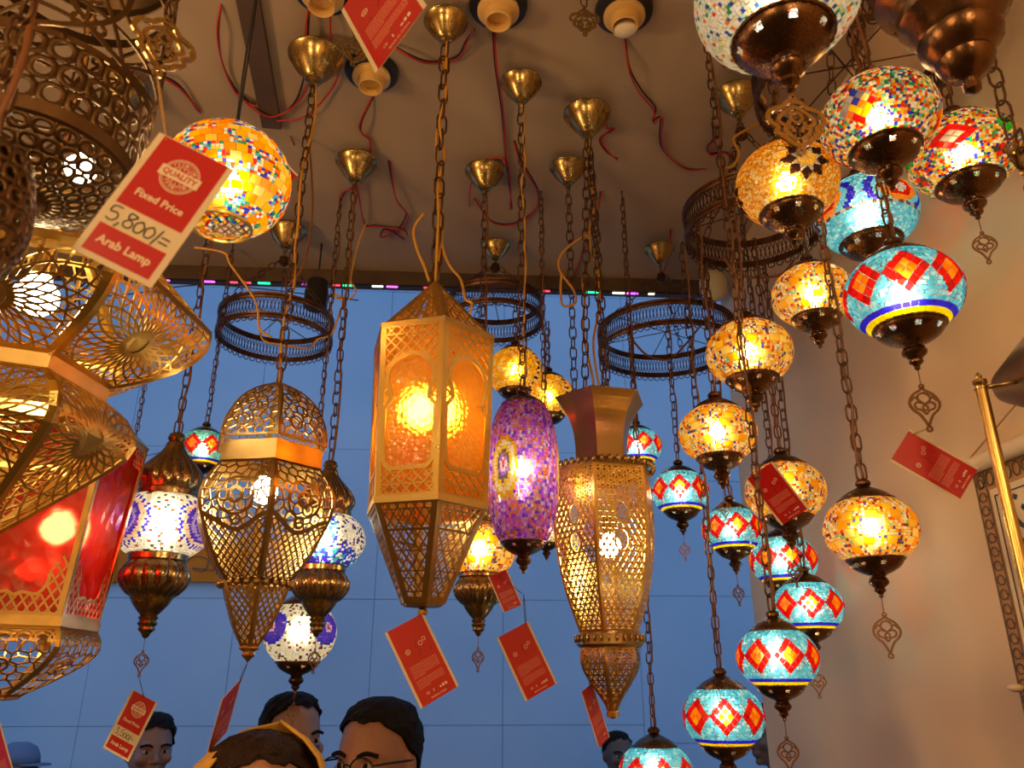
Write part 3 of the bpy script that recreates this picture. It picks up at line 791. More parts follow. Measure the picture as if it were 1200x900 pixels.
# ---- bronze domed lantern
h = Hang(310, 600, 1.30); zb = h.z(770)
rt = root('domed_lantern', (h.x, h.y, zb), 'bronze domed filigree lantern with diamond grid belly and tapering foot, left of centre', 'lantern', None, face_cam(h.x, h.y))
phi = math.radians(4)
P = Panel(h.prof([(450, 6), (462, 30), (480, 50), (505, 64), (527, 68)], zb), 6, 5); mb = MB(); P.border(mb, .0045, TH)
[stroke(mb, P.f, l, .0026, TH, lambda x, y: P.inside(x, y, .002), .004) for l in voronoi(-.07, .07, 0, P.len, 95, 3)]
for k in range(4): stroke(mb, P.f, circ((-1)**k*.014*(k % 2), P.len*(.3+.17*k), .011), .003, TH, lambda x, y: P.inside(x, y, .002))
ring_panels(rt, 'dome_panel', mb.mesh('dome_panel'), BRONZE, 6, phi)
link('collar', band_mesh('collar', h.z(530)-zb, h.m(530, 63), h.z(552)-zb, h.m(552, 64), 6, phi), BRONZE, rt)
P = Panel(h.prof([(552, 62), (566, 74), (585, 84), (605, 84), (640, 70), (668, 54), (684, 40)], zb), 6, 5); mb = MB(); P.border(mb, .0055, TH)
ysp = P.len*.56
[stroke(mb, P.f, l, .0026, TH, lambda x, y: P.inside(x, y, .003) and y < ysp+.006*math.sin(abs(x)*90) and math.hypot(x, y-P.len*.34) > .028, .004) for l in voronoi(-.09, .09, 0, P.len*.62, 100, 8)]
for rr_ in (.030, .012): stroke(mb, P.f, circ(0, P.len*.34, rr_, 20), .0035, TH)
for k in range(6): a = PI/3*k; stroke(mb, P.f, circ(.018*math.cos(a), P.len*.34+.018*math.sin(a), .0095, 12), .0026, TH)
stroke(mb, P.f, catmull([(-.09, ysp-.012), (-.05, ysp-.016), (-.02, ysp), (0, ysp+.008), (.02, ysp), (.05, ysp-.016), (.09, ysp-.012)], 6), .007, TH, lambda x, y: P.inside(x, y, 0))
stroke(mb, P.f, circ(0, ysp-.008, .008, 12), .004, TH)
for a in (.95, -.95): [stroke(mb, P.f, l, .0026, TH, lambda x, y: P.inside(x, y, .003) and y > ysp+.004-abs(x)*.3, .004) for l in hatch(-.09, .09, 0, P.len, .0088, a)]
ring_panels(rt, 'belly_panel', mb.mesh('belly_panel'), BRONZE, 6, phi)
P = Panel(h.prof([(684, 42), (700, 38), (735, 24), (757, 11)], zb), 6, 4); mb = MB(); P.border(mb, .0042, TH)
for a in (.95, -.95): [stroke(mb, P.f, l, .0024, TH, lambda x, y: P.inside(x, y, .002), .004) for l in hatch(-.06, .06, 0, P.len, .0085, a)]
ring_panels(rt, 'foot_panel', mb.mesh('foot_panel'), BRONZE, 6, phi)
mb = MB()
for k in range(24): a = 2*PI*k/24; ellipsoid(mb, (h.m(686, 41)*math.cos(a), h.m(686, 41)*math.sin(a), h.z(686)-zb), .0055, .0055, .006, 6, 4)
o_ = link('beaded_rim', mb.mesh('beaded_rim', True), BRONZE, rt); o_['kind'] = 'stuff'
link('finial', lathe_mesh('finial', [(h.z(756)-zb, h.m(756, 10)), (h.z(760)-zb, h.m(760, 12)), (h.z(764)-zb, h.m(764, 6)), (h.z(768)-zb, h.m(768, 8)), (h.z(773)-zb, h.m(773, 3)), (h.z(777)-zb, 0)], 16, cap='top'), BRONZE, rt)
bulb(rt, .022, (0, -.004, h.z(576)-zb), BULBL)
suspend(rt, CEIL-zb, h.z(449)-zb, .058, 'mid', CABLE_Y, 8, drop=.03)
DOMED_TIP = Vector((h.x, h.y, h.z(777)))

# ---- gold-bronze vase lantern with flared crown
h = Hang(708, 600, 1.44); zb = h.z(838)
rt = root('vase_lantern', (h.x, h.y, zb), 'gold vase-shaped lantern pierced with triangles under a flared sheet-metal crown', 'lantern', None, face_cam(h.x, h.y))
phi = math.radians(-9); N = 6
crown = catmull(h.prof([(470, 55), (480, 47), (495, 38), (515, 33), (543, 32)], zb), 5)
P = Panel(crown, N)
mb = MB(); n = 16; vs = []
for i in range(n+1):
    y = P.len*i/n; z, r = P.zr(y)
    for sd in (-1, 1): vs.append((r*P.k, sd*r*math.sin(PI/N), z))
    for sd in (1, -1): vs.append(((r-.002)*P.k, sd*(r-.002)*math.sin(PI/N), z))
fs = []
for i in range(n):
    for k in range(4): fs.append((4*i+k, 4*i+4+k, 4*i+4+(k+1) % 4, 4*i+(k+1) % 4))
fs += [(0, 1, 2, 3), (4*n+3, 4*n+2, 4*n+1, 4*n)]
mb.add(vs, fs); ring_panels(rt, 'crown_panel', mb.mesh('crown_panel'), BELL, N, phi)
link('shoulder', lathe_mesh('shoulder', [(h.z(541)-zb, h.m(541, 31)), (h.z(546)-zb, h.m(546, 40)), (h.z(549)-zb, h.m(549, 58)), (h.z(553)-zb, h.m(553, 61)), (h.z(556)-zb, h.m(556, 59))], 6, sharp=20, cap=False), BRONZE, rt, rot=(0, 0, phi))
mb = MB()
for k in range(42):
    a = 2*PI*k/42; c, s = math.cos(a), math.sin(a); r = h.m(552, 59)
    ellipsoid(mb, (r*c, r*s, h.z(552)-zb), .0052, .0052, .0075, 6, 4)
o_ = link('scalloped_rim', mb.mesh('scalloped_rim', True), BELL, rt); o_['kind'] = 'stuff'
P = Panel(h.prof([(556, 58), (600, 62), (640, 61), (690, 53), (742, 36)], zb), N, 5); mb = MB(); P.border(mb, .0048, TH)
meds = [(0, P.len*.30), (0, P.len*.47)]
keep = lambda x, y: P.inside(x, y, .003) and all(((x-a)/.011)**2+((y-b)/.017)**2 > 1 for a, b in meds)
for a in (0, PI/3, -PI/3): [stroke(mb, P.f, l, .0024, TH, keep, .004) for l in hatch(-.07, .07, 0, P.len, .0098, a)]
for a, b in meds: stroke(mb, P.f, [(a+.0125*math.cos(t), b+.019*math.sin(t)) for t in [2*PI*k/18 for k in range(18)]], .0034, TH*1.2, closed=True)
ring_panels(rt, 'body_panel', mb.mesh('body_panel'), GOLD, N, phi)
link('waist', lathe_mesh('waist', [(h.z(741)-zb, h.m(741, 36)), (h.z(744)-zb, h.m(744, 39)), (h.z(756)-zb, h.m(756, 39)), (h.z(759)-zb, h.m(759, 36))], 24, cap=False), BRONZE, rt)
mb = MB()
for k in range(28):
    a = 2*PI*k/28; r = h.m(750, 40); ellipsoid(mb, (r*math.cos(a), r*math.sin(a), h.z(749)-zb), .003, .003, .0065, 6, 4)
o_ = link('beaded_rim', mb.mesh('beaded_rim', True), BELL, rt); o_['kind'] = 'stuff'
P = Panel(h.prof([(759, 35), (772, 37), (786, 34), (803, 24), (822, 11), (833, 6)], zb), N, 4); mb = MB(); P.border(mb, .0042, TH)
for a in (0, PI/3, -PI/3): [stroke(mb, P.f, l, .0023, TH, lambda x, y: P.inside(x, y, .002), .004) for l in hatch(-.06, .06, 0, P.len, .0098, a)]
ring_panels(rt, 'foot_panel', mb.mesh('foot_panel'), BRONZE, N, phi)
link('finial', lathe_mesh('finial', [(h.z(832)-zb, .008), (h.z(835)-zb, .011), (h.z(840)-zb, .010), (h.z(843)-zb, 0)], 16, cap='top'), GOLD, rt)
bulb(rt, .022, (.02, .006, h.z(642)-zb), BULBL)
ztop = h.z(470)-zb
zch = canopy(rt, CEIL-zb, .055, .03)
for k in range(3):
    a = 2*PI*k/3+.4; chain(rt, (.004*math.cos(a), .004*math.sin(a), zch), (.030*math.cos(a), .030*math.sin(a), h.z(485)-zb), 'mid', True)
cable(rt, wavy((.006, .004, zch), (.0, 0, h.z(545)-zb), .012, 9, 31), .0026, CABLE_Y)

# ---- big gold lantern with rosette panels, upper left, two bulging tiers
h = Hang(6, 430, .98); zb = h.z(632)
rt = root('rosette_lantern', (h.x, h.y, zb), 'large shiny gold two-tier lantern with round rosette cutouts at the left edge', 'lantern', None, face_cam(h.x, h.y))
phi = math.radians(-40)
def rosette(mb, P, cx, cyy, rmax, n=22, w=.0026):
    kp = lambda x, y: P.inside(x, y, .003)
    for sgn in (-1, 1):
        for k in range(n):
            a = 2*PI*k/n
            stroke(mb, P.f, [(cx+rmax*t*math.cos(a+sgn*1.1*t), cyy+rmax*t*math.sin(a+sgn*1.1*t)) for t in [.1+.9*i/10 for i in range(11)]], w, TH, kp, .006)
    for r_ in (.14, .5): stroke(mb, P.f, circ(cx, cyy, rmax*r_, 24), w, TH, kp)
    c = P.f(cx, cyy); vs = [P.f(cx+rmax*.1*math.cos(2*PI*k/12), cyy+rmax*.1*math.sin(2*PI*k/12)) for k in range(12)]
    mb.add(vs, [tuple(range(12))])
P = Panel(h.prof([(262, 95), (300, 145), (335, 188), (352, 208)], zb), 6, 4); mb = MB(); P.border(mb, .008, TH*1.5)
[stroke(mb, P.f, l, .0030, TH, lambda x, y: P.inside(x, y, .004), .006) for l in voronoi(-.12, .12, 0, P.len, 90, 41)]
ring_panels(rt, 'roof_panel', mb.mesh('roof_panel'), GOLD, 6, phi)
P = Panel(h.prof([(352, 210), (372, 212), (395, 198), (418, 165), (440, 112)], zb), 6, 5); mb = MB(); P.border(mb, .009, TH*1.5)
rosette(mb, P, 0, P.len*.52, P.len*.95, 30, .0028)
ring_panels(rt, 'upper_panel', mb.mesh('upper_panel'), GOLD, 6, phi)
link('collar', band_mesh('collar', h.z(438)-zb, h.m(438, 114), h.z(455)-zb, h.m(455, 112), 6, phi, .004), GOLD2, rt)
link('crown_plate', band_mesh('crown_plate', h.z(232)-zb, h.m(232, 88), h.z(256)-zb, h.m(256, 93), 6, phi, .004), GOLD2, rt)
P = Panel(h.prof([(455, 110), (475, 140), (500, 156), (520, 152), (550, 122), (590, 75), (632, 24)], zb), 6, 5); mb = MB(); P.border(mb, .008, TH*1.5)
rosette(mb, P, 0, P.len*.36, P.len*.66, 28, .0028)
ring_panels(rt, 'lower_panel', mb.mesh('lower_panel'), GOLD, 6, phi)
link('finial', lathe_mesh('finial', [(h.z(630)-zb, h.m(630, 25)), (h.z(636)-zb, h.m(636, 20)), (h.z(645)-zb, h.m(645, 6)), (h.z(650)-zb, 0)], 16, cap='top'), GOLD2, rt)
b_ = at_zc(42, 348, zc_of((h.x, h.y, h.z(348)))-.03)
bm_ = Matrix.Translation((h.x, h.y, zb)) @ Matrix.Rotation(face_cam(h.x, h.y), 4, 'Z')
bulb(rt, .028, bm_.inverted() @ b_, BULBL)
suspend(rt, CEIL-zb, h.z(240)-zb, .06, 'big', CABLE_Y, 14)
for k in range(3): a = 2*PI*k/3; cable(rt, [(0, 0, h.z(215)-zb), (h.m(236, 86)*math.cos(a+phi), h.m(236, 86)*math.sin(a+phi), h.z(236)-zb)], .003, GOLD2, 'crown_stay')

# ---- red glass lantern, lower left
h = Hang(24, 640, 1.42); zb = h.z(820)
rt = root('red_glass_lantern', (h.x, h.y, zb), 'gold hexagonal lantern with red glass panes and rounded pierced bowl at lower left', 'lantern', None, face_cam(h.x, h.y))
phi = math.radians(32)
P = Panel(h.prof([(510, 112), (728, 101)], zb), 6); Lb = P.len; mb = MB(); P.border(mb, .0085, TH*1.4)
Wb = P.half(Lb)
frm = catmull([(-Wb*.80, Lb*.05), (-Wb*.80, Lb*.70), (-Wb*.55, Lb*.74), (-Wb*.62, Lb*.82), (-Wb*.45, Lb*.89), (-Wb*.15, Lb*.885), (0, Lb*.90), (Wb*.15, Lb*.885), (Wb*.45, Lb*.89), (Wb*.62, Lb*.82), (Wb*.55, Lb*.74), (Wb*.80, Lb*.70), (Wb*.80, Lb*.05)], 3)
stroke(mb, P.f, frm[8:-8], .0048, TH*1.3)
def low(x, y):
    if not P.inside(x, y, .005): return False
    return y > Lb*.70 and not (y < Lb*.885 and abs(x) < Wb*.60) and not (y < Lb*.73 and abs(x) < Wb*.8)
def upp(x, y): return P.inside(x, y, .005) and y < Lb*.14 and abs(x) > Wb*.55*(1-0*y)
for a in (1.0, -1.0): [stroke(mb, P.f, l, .0030, TH, low, .004) for l in hatch(-.1, .1, 0, Lb, .0125, a)]
for a in (1.0, -1.0): [stroke(mb, P.f, l, .0030, TH, upp, .004) for l in hatch(-.1, .1, 0, Lb, .0105, a)]
ring_panels(rt, 'frame_panel', mb.mesh('frame_panel'), GOLD2, 6, phi)
mb = MB(); P.pane(mb, .0035, n=2); ring_panels(rt, 'glass_pane', mb.mesh('glass_pane'), REDGL, 6, phi, 'red rippled glass pane')
link('collar', band_mesh('collar', h.z(726)-zb, h.m(726, 103), h.z(737)-zb, h.m(737, 103), 6, phi, .004), GOLD2, rt)
link('roof', lathe_mesh('roof', [(h.z(470)-zb, h.m(470, 16)), (h.z(480)-zb, h.m(480, 50)), (h.z(497)-zb, h.m(497, 100)), (h.z(509)-zb, h.m(509, 114)), (h.z(513)-zb, h.m(513, 112))], 6, sharp=20, cap='top'), GOLD2, rt, rot=(0, 0, phi))
P = Panel(h.prof([(737, 101), (750, 108), (764, 107), (780, 92), (800, 62), (816, 33)], zb), 6, 5); mb = MB(); P.border(mb, .0065, TH*1.3)
kp = lambda x, y: P.inside(x, y, .003)
for k in range(-6, 7):
    for r_ in (.018, .012): stroke(mb, P.f, circ(k*.026, .026, r_, 12, PI, 2*PI), .0026, TH, kp)
[stroke(mb, P.f, l, .0028, TH, lambda x, y: kp(x, y) and y > .022, .005) for l in voronoi(-.11, .11, 0, P.len, 75, 12)]
stroke(mb, P.f, circ(0, P.len*.45, .014, 14), .004, TH, kp)
ring_panels(rt, 'bowl_panel', mb.mesh('bowl_panel'), GOLD, 6, phi)
link('foot_ring', lathe_mesh('foot_ring', [(h.z(814)-zb, h.m(815, 34)), (h.z(820)-zb, h.m(820, 33)), (h.z(821)-zb, h.m(820, 26))], 6, sharp=20, cap=False), GOLD2, rt, rot=(0, 0, phi))
b_ = at_zc(67, 620, zc_of((h.x, h.y, h.z(620)))-.02); bm_ = Matrix.Translation((h.x, h.y, zb)) @ Matrix.Rotation(face_cam(h.x, h.y), 4, 'Z')
bl = bm_.inverted() @ b_
bulb(rt, .027, bl, BULBL)
cable(rt, catmull([bl+Vector((0, .0, -.03)), bl+Vector((0, .03, -.08)), bl+Vector((0, .02, -.13)), bl+Vector((0, -.08, -.14))], 6), .002, CABLE_Y, 'inner_wire')
suspend(rt, CEIL-zb, h.z(470)-zb, .055, 'big', CABLE_Y, 15)

# ---- dark punched-metal lantern, top left and very near
def punched(mb, f, L_, th0, ncol, rows, hw, hh):
    """sheet with rows of oval holes on f(angle, y)"""
    dy = L_/rows; da = 2*PI/ncol
    for j in range(rows):
        for i in range(ncol):
            ca = (i+.5*(j % 2))*da; cyy = (j+.5)*dy; o = len(mb.v); K = 12
            for k in range(K):
                t = 2*PI*k/K; c, s = math.cos(t), math.sin(t); q = max(abs(c), abs(s))
                mb.v.append(f(ca+da/2*c/q, cyy+dy/2*s/q)); mb.v.append(f(ca+da/2*hw*c, cyy+dy/2*hh*s))
            for k in range(K):
                a, b = o+2*k, o+2*((k+1) % K); mb.f.append((a, b, b+1, a+1))
class Rev:
    def __init__(s, prof, sm=5):
        P = catmull(prof, sm); s.z = [p[0] for p in P]; s.r = [p[1] for p in P]; s.l = [0.0]
        for i in range(1, len(P)): s.l.append(s.l[-1]+math.hypot(s.z[i]-s.z[i-1], s.r[i]-s.r[i-1]))
        s.len = s.l[-1]
    def f(s, a, y):
        r = float(np.interp(y, s.l, s.r)); return (r*math.cos(a), r*math.sin(a), float(np.interp(y, s.l, s.z)))
h = Hang(66, 90, .66); zb = h.z(262)
rt = root('punched_lantern', (h.x, h.y, zb), 'dark bronze round lantern punched with oval holes, close up in the top left corner', 'lantern', None, face_cam(h.x, h.y))
rt.rotation_euler = (math.radians(0), math.radians(-4), face_cam(h.x, h.y))
def solid(o, t):
    m = o.modifiers.new('thickness', 'SOLIDIFY'); m.thickness = t; m.offset = 0; return o
RV = Rev(h.prof([(-90, 98), (-20, 108), (80, 111), (186, 108)], zb)); mb = MB(); L_ = RV.len
punched(mb, lambda a, y: RV.f(a, L_*.76+y), L_*.24, 0, 24, 3, .60, .66)
nr = 5; rr_ = RV.r[-1]
f2 = lambda x, y: RV.f(x/rr_, y)
for k in range(nr):
    cx = (k+.62)*2*PI*rr_/nr; cyy = L_*.47; ro = L_*.27
    for r_, w_ in ((1.0, .0045), (.45, .003)): stroke(mb, f2, circ(cx, cyy, ro*r_, 28), w_, .001)
    for j in range(7):
        a = 2*PI*j/7; b = a+2*PI*2/7; stroke(mb, f2, [(cx+ro*math.cos(a), cyy+ro*math.sin(a)), (cx+ro*math.cos(b), cyy+ro*math.sin(b))], .0028, .001)
    cx2 = cx+PI*rr_/nr
    for yy, r_ in ((.26, .006), (.36, .0045), (.46, .0035), (.57, .0045), (.67, .006)):
        for dx in ((-.008, .008) if yy in (.26, .67) else (0,)): stroke(mb, f2, circ(cx2+dx, L_*yy, r_, 10), .0035, .001)
for yy, w_ in ((.006, .01), (L_*.17, .012), (L_*.755, .006)): stroke(mb, f2, [(2*PI*rr_*i/48, yy) for i in range(49)], w_, .0012)
solid(link('drum', mb.mesh('drum', True, 40), DARKBZ, rt), .0012)
link('rim', lathe_mesh('rim', [(h.z(184)-zb, h.m(185, 109)), (h.z(186)-zb, h.m(186, 113)), (h.z(198)-zb, h.m(198, 111)), (h.z(200)-zb, h.m(200, 107))], 48, cap=False), DARKBZ, rt)
RV2 = Rev(h.prof([(199, 107), (208, 98), (220, 76), (229, 48), (233, 24)], zb)); mb = MB()
punched(mb, RV2.f, RV2.len, 0, 26, 5, .58, .55)
solid(link('bowl', mb.mesh('bowl', True, 40), DARKBZ, rt), .0012)
link('finial', lathe_mesh('finial', [(h.z(232)-zb, h.m(232, 25)), (h.z(236)-zb, h.m(236, 18)), (h.z(241)-zb, h.m(241, 5)), (h.z(243)-zb, 0)], 24, cap='top'), DARKBZ, rt)
link('lid', lathe_mesh('lid', [(h.z(-170)-zb, h.m(-170, 6)), (h.z(-155)-zb, h.m(-155, 40)), (h.z(-115)-zb, h.m(-115, 84)), (h.z(-88)-zb, h.m(-88, 100))], 32, cap='top'), DARKBZ, rt)
bulb(rt, .015, (-.01, .04, h.z(170)-zb), BULBM)
suspend(rt, CEIL-zb, h.z(-171)-zb, .05, 'mid', CABLE_B, 17)
# second punched lantern, only its round side shows at the very edge
h = Hang(-42, 265, .46); zb = h.z(345)
rt = root('punched_lantern', (h.x, h.y, zb), 'dark punched bowl-shaped lantern cut off by the left edge of the picture', 'lantern', None, face_cam(h.x, h.y))
RV2 = Rev(h.prof([(185, 50), (215, 60), (255, 66), (300, 56), (335, 26)], zb)); mb = MB(); punched(mb, RV2.f, RV2.len, 0, 20, 7, .6, .55)
solid(link('bowl', mb.mesh('bowl', True, 40), DARKBZ, rt), .0012)
link('finial', lathe_mesh('finial', [(h.z(334)-zb, h.m(334, 27)), (h.z(342)-zb, h.m(342, 8)), (h.z(345)-zb, 0)], 20, cap='top'), DARKBZ, rt)
link('lid', lathe_mesh('lid', [(h.z(165)-zb, h.m(165, 6)), (h.z(176)-zb, h.m(176, 40)), (h.z(186)-zb, h.m(186, 51))], 24, cap='top'), DARKBZ, rt)
suspend(rt, CEIL-zb, h.z(165)-zb, .05, 'mid', CABLE_B, 18)

# ================================================================== ring chandeliers
def ring_chandelier(px, py, hw, hpx, zc, label, can_r=.05, seed=0):
    p = at_zc(px, py, zc); r = hw/F*zc; hh = hpx/F*zc; tot = CEIL-p.z
    rt = root('ring_chandelier', p, label, 'chandelier', None, face_cam(p.x, p.y))
    f = lambda x, y: (r*math.cos(x/r), r*math.sin(x/r), hh/2-y)
    for z0, z1, nm in ((hh*.5, hh*.32, 'top_rim'), (-hh*.18, -hh*.34, 'bottom_rim')):
        link(nm, lathe_mesh(nm, [(z0, r-.004), (z0, r+.003), ((z0+z1)/2+hh*.03, r+.0015), ((z0+z1)/2-hh*.03, r+.0035), (z1, r+.001), (z1, r-.004), (z0, r-.004)], 72, cap=False), RINGM, rt)
    mb = MB(); circ_n = int(2*PI*r/.0185); per = 2*PI*r
    for ph in (0, .5):
        pts = [(per*i/(circ_n*8), hh*.43+hh*.24*math.sin(2*PI*(i/8+ph))) for i in range(circ_n*8+1)]
        ribbon(mb, f, pts, .0020, .0014)
    link('pierced_band', mb.mesh('pierced_band'), RINGM, rt)
    mb = MB()
    for i in range(circ_n): ribbon(mb, f, circ(per*(i+.5)/circ_n, hh*.88, .0072, 9), .0024, .0014)
    o = link('looped_fringe', mb.mesh('looped_fringe'), RINGM, rt); o['kind'] = 'stuff'
    zch = canopy(rt, tot, can_r, .028)
    hub = min(zch-.02, tot*.62)
    link('hub', lathe_mesh('hub', [(.014, .004), (.012, .012), (-.006, .014), (-.012, .008), (-.016, 0)], 16), RINGM, rt, loc=(0, 0, hub))
    chain(rt, (0, 0, zch), (0, 0, hub+.012), 'small', True)
    for k in range(3):
        a = 2*PI*k/3+.6+seed
        chain(rt, (.012*math.cos(a), .012*math.sin(a), hub), (r*.98*math.cos(a), r*.98*math.sin(a), hh*.5), 'small', False, name='stay_chain')
        mb = MB(); tube(mb, [(r*math.cos(a+.5), r*math.sin(a+.5), hh*.4), (-r*math.cos(a+.5), -r*math.sin(a+.5), hh*.4)], .0014, 5)
        link('spoke', mb.mesh('spoke'), RINGM, rt)
    return p, r, p.z-hh*.34
R1 = ring_chandelier(323, 388, 65, 36, zc_of(at_y(323, 388, 1.98)), 'dark pierced ring chandelier above the bronze domed lantern', .055, .3)
R2 = ring_chandelier(580, 368, 55, 36, zc_of(at_y(580, 368, 2.03)), 'small dark pierced ring chandelier right behind the tip of the amber hexagonal lantern', .045, .9)
R3 = ring_chandelier(781, 402, 79, 36, zc_of(at_y(781, 402, 2.02)), 'wide dark pierced ring chandelier in front of the blue wall, right of the flared-crown lantern', .046, .2)
R4 = ring_chandelier(882, 262, 78, 44, 1.62, 'dark pierced ring chandelier partly hidden by the gold star globe', .05, 1.3)
R5 = ring_chandelier(993, 92, 104, 44, 1.26, 'dark pierced ring chandelier high up behind the multicoloured globes', .05, .7)
def on_ring(px, py, ring, far=False):
    """distance along the pixel's ray that puts a lamp under the ring it hangs from"""
    c, r, _ = ring; d = ray(px, py); dx, dy = d.x, d.y
    a = dx*dx+dy*dy; b = -2*(dx*c.x+dy*c.y); q = c.x**2+c.y**2-r*r; D = b*b-4*a*q
    if D <= 0: return -b/(2*a)
    return (-b+(1 if far else -1)*math.sqrt(D))/(2*a)

# ================================================================== mosaic pendants
GA = 'mosaic pendants with amber and bead globes'; GB = 'mosaic pendants with turquoise and red diamond globes'; GC = 'single mosaic globes at upper right'
NM = 'mosaic_pendant_lamp'
def ringed(px, py, w, ring, far, kind, label, group, **k):
    if kind in ('bluered', 'arch'): k.setdefault('bm', BULBW)
    y = k.pop('y', None); free = k.pop('free', False)
    zc = on_ring(px, py, ring, far) if y is None else zc_of(at_y(px, py, y)); return pendant(NM, px, py, w, zc, kind, label, group, top=None if free else ring[2], **k)
LAST = {}
LAST['diamcol'] = ringed(1030, 141, 130, R5, False, 'diamcol', 'multicoloured bead mosaic globe with blue and yellow diamond columns', GC, rz=.12, y=.73, free=True)
LAST['square'] = ringed(1128, 182, 118, R5, False, 'square', 'multicoloured mosaic globe with red square frame and green patch', GC, orn=.05, rz=.35)
LAST['gold'] = ringed(922, 216, 115, R5, False, 'gold', 'golden mosaic globe with a dark eight-pointed star', GC, rz=.1)
LAST['arch'] = ringed(1015, 252, 112, R5, True, 'arch', 'turquoise mosaic globe with red and orange arches, above the large zigzag globe', GC, rz=.3)
LAST['zigzag'] = ringed(1058, 345, 129, R5, False, 'bluered', 'large turquoise globe with red-orange zigzag diamonds and blue-yellow rim', GB, orn=.062, pieces=True, rz=.12)
LAST['a1'] = ringed(952, 346, 91, R5, True, 'amber', 'amber bead mosaic globe just below the golden star globe', GA, rz=.4)
LAST['a2'] = ringed(878, 414, 98, R4, False, 'amber2', 'amber bead mosaic globe at the right rim of the wide ring chandelier', GA, rz=.1)
LAST['a3'] = ringed(841, 508, 89, R4, False, 'amber', 'amber bead mosaic globe with small turquoise globe hanging directly beneath', GA, rz=1.0, orn=.04)
LAST['a4'] = ringed(920, 576, 91, R4, False, 'amber2', 'amber bead mosaic globe half covered by a red tag', GA, rz=.8, orn=.05, y=1.38)
LAST['a5'] = ringed(1020, 621, 104, R5, False, 'amber', 'amber bead mosaic globe hanging alone low beside the tan wall', GA, rz=.2, orn=.058, y=1.0)
LAST['b1'] = ringed(797, 577, 67, R3, False, 'bluered', 'small turquoise-red globe hanging just right of the flared-crown lantern body', GB, orn=.045, single=False)
LAST['b2'] = ringed(858, 621, 69, R4, True, 'bluered', 'small turquoise-red globe directly under an amber globe, drop ornament over blue wall', GB, orn=.042, rz=.2, single=False)
LAST['b3'] = ringed(918, 657, 76, R4, True, 'bluered', 'turquoise-red globe wedged under the red-tagged amber globe', GB, rz=.25, single=False, y=1.66, free=True)
LAST['b4'] = ringed(947, 711, 79, R4, True, 'bluered', 'turquoise-red globe nearest the tan wall, overlapped by another on its lower left', GB, orn=.05, rz=.1, single=False)
LAST['b5'] = ringed(911, 771, 92, R4, False, 'bluered', 'turquoise-red globe low beside the wall edge, overlapping one behind on its right', GB, orn=.05, rz=.3, y=1.12, free=True)
LAST['b6'] = ringed(848, 840, 93, R4, False, 'bluered', 'turquoise-red globe hung lowest on a long chain at the bottom of the picture', GB, rz=.05)
LAST['b7'] = ringed(769, 906, 86, R3, False, 'bluered', 'turquoise-red globe cut off by the bottom edge of the picture', GB, rz=.2, y=1.78, free=True)
LAST['b8'] = ringed(747, 524, 56, R3, False, 'bluered', 'small turquoise-red globe peeking out behind the flared-crown lantern', GB, rz=.3, single=False)
LAST['b9'] = pendant(NM, 238, 527, 58, 2.15, 'bluered', 'small turquoise-red globe peeking out between white lamp and domed lantern', GB, rz=.3, single=False)
LAST['c1'] = pendant(NM, 147, 578, 30, 2.3, 'amber', 'tiny amber mosaic globe behind the red glass lantern', GA, single=False)
LAST['y1'] = ringed(604, 436, 64, R2, False, 'crackle', 'yellow crackle globe under the small ring chandelier', 'yellow crackle globes', rz=.0, single=False)
LAST['y2'] = ringed(643, 466, 60, R2, True, 'crackle', 'yellow crackle globe lower right beside the purple lamp', 'yellow crackle globes', rz=-.2, single=False)
LAST['w1'] = pendant(NM, 640, 622, 46, 1.80, 'cream', 'pale cream mosaic globe half hidden behind the vase lantern', None, single=False)
LAST['w2'] = pendant(NM, 352, 742, 82, 1.75, 'whitemed', 'white mosaic globe with violet medallion above the masked man', None, orn=.05, bm=BULBS_, mat=TILEW, rz=.1, single=False)
LAST['cream'] = pendant(NM, 910, -2, 186, .78, 'cream', 'large pale mosaic globe with big brass cap cut off by the top edge', None, orn=.072, ostyle=1, bm=BULBS_, mat=TILEW, ogap=.003)
# purple oblong lamp
pendant('purple_pendant_lamp', 613, 553, 84, zc_of(at_y(613, 553, 1.36)), 'purple', 'tall oblong purple mosaic lamp with yellow flower medallion', None, can=.046, size='mid', cab=CABLE_Y, mat=TILE, bm=BULBW)
# lamps with fluted brass onion caps
ON_TOP = [(2.06, .10), (2.02, .16), (1.92, .19), (1.86, .15), (1.80, .20), (1.70, .22), (1.58, .28), (1.42, .42), (1.25, .56), (1.08, .655), (.95, .675), (.82, .63), (.74, .58), (.72, .62), (.56, .60), (.54, .55)]
ON_BOT = [(-.56, .54), (-.58, .58), (-.74, .58), (-.76, .55), (-.86, .60), (-1.0, .68), (-1.14, .69), (-1.28, .62), (-1.42, .50), (-1.48, .42), (-1.54, .40), (-1.66, .32), (-1.78, .22), (-1.84, .16), (-1.88, .20), (-1.94, .16), (-2.0, .20), (-2.06, .15), (-2.12, .17), (-2.18, .10), (-2.26, .06), (-2.3, .0)]
def wl(z): return 1.0 if (.85 < z < 1.6 or -1.45 < z < -.82) else 0.0
onion_top = lathe_mesh('fluted_top_cap', [(z, r, wl(z)) for z, r in ON_TOP], 96, lobes=16, amp=.05, cap='top', sharp=50)
onion_bot = lathe_mesh('fluted_bottom_cap', [(z, r, wl(z)) for z, r in ON_BOT], 96, lobes=16, amp=.05, cap=False, sharp=50)
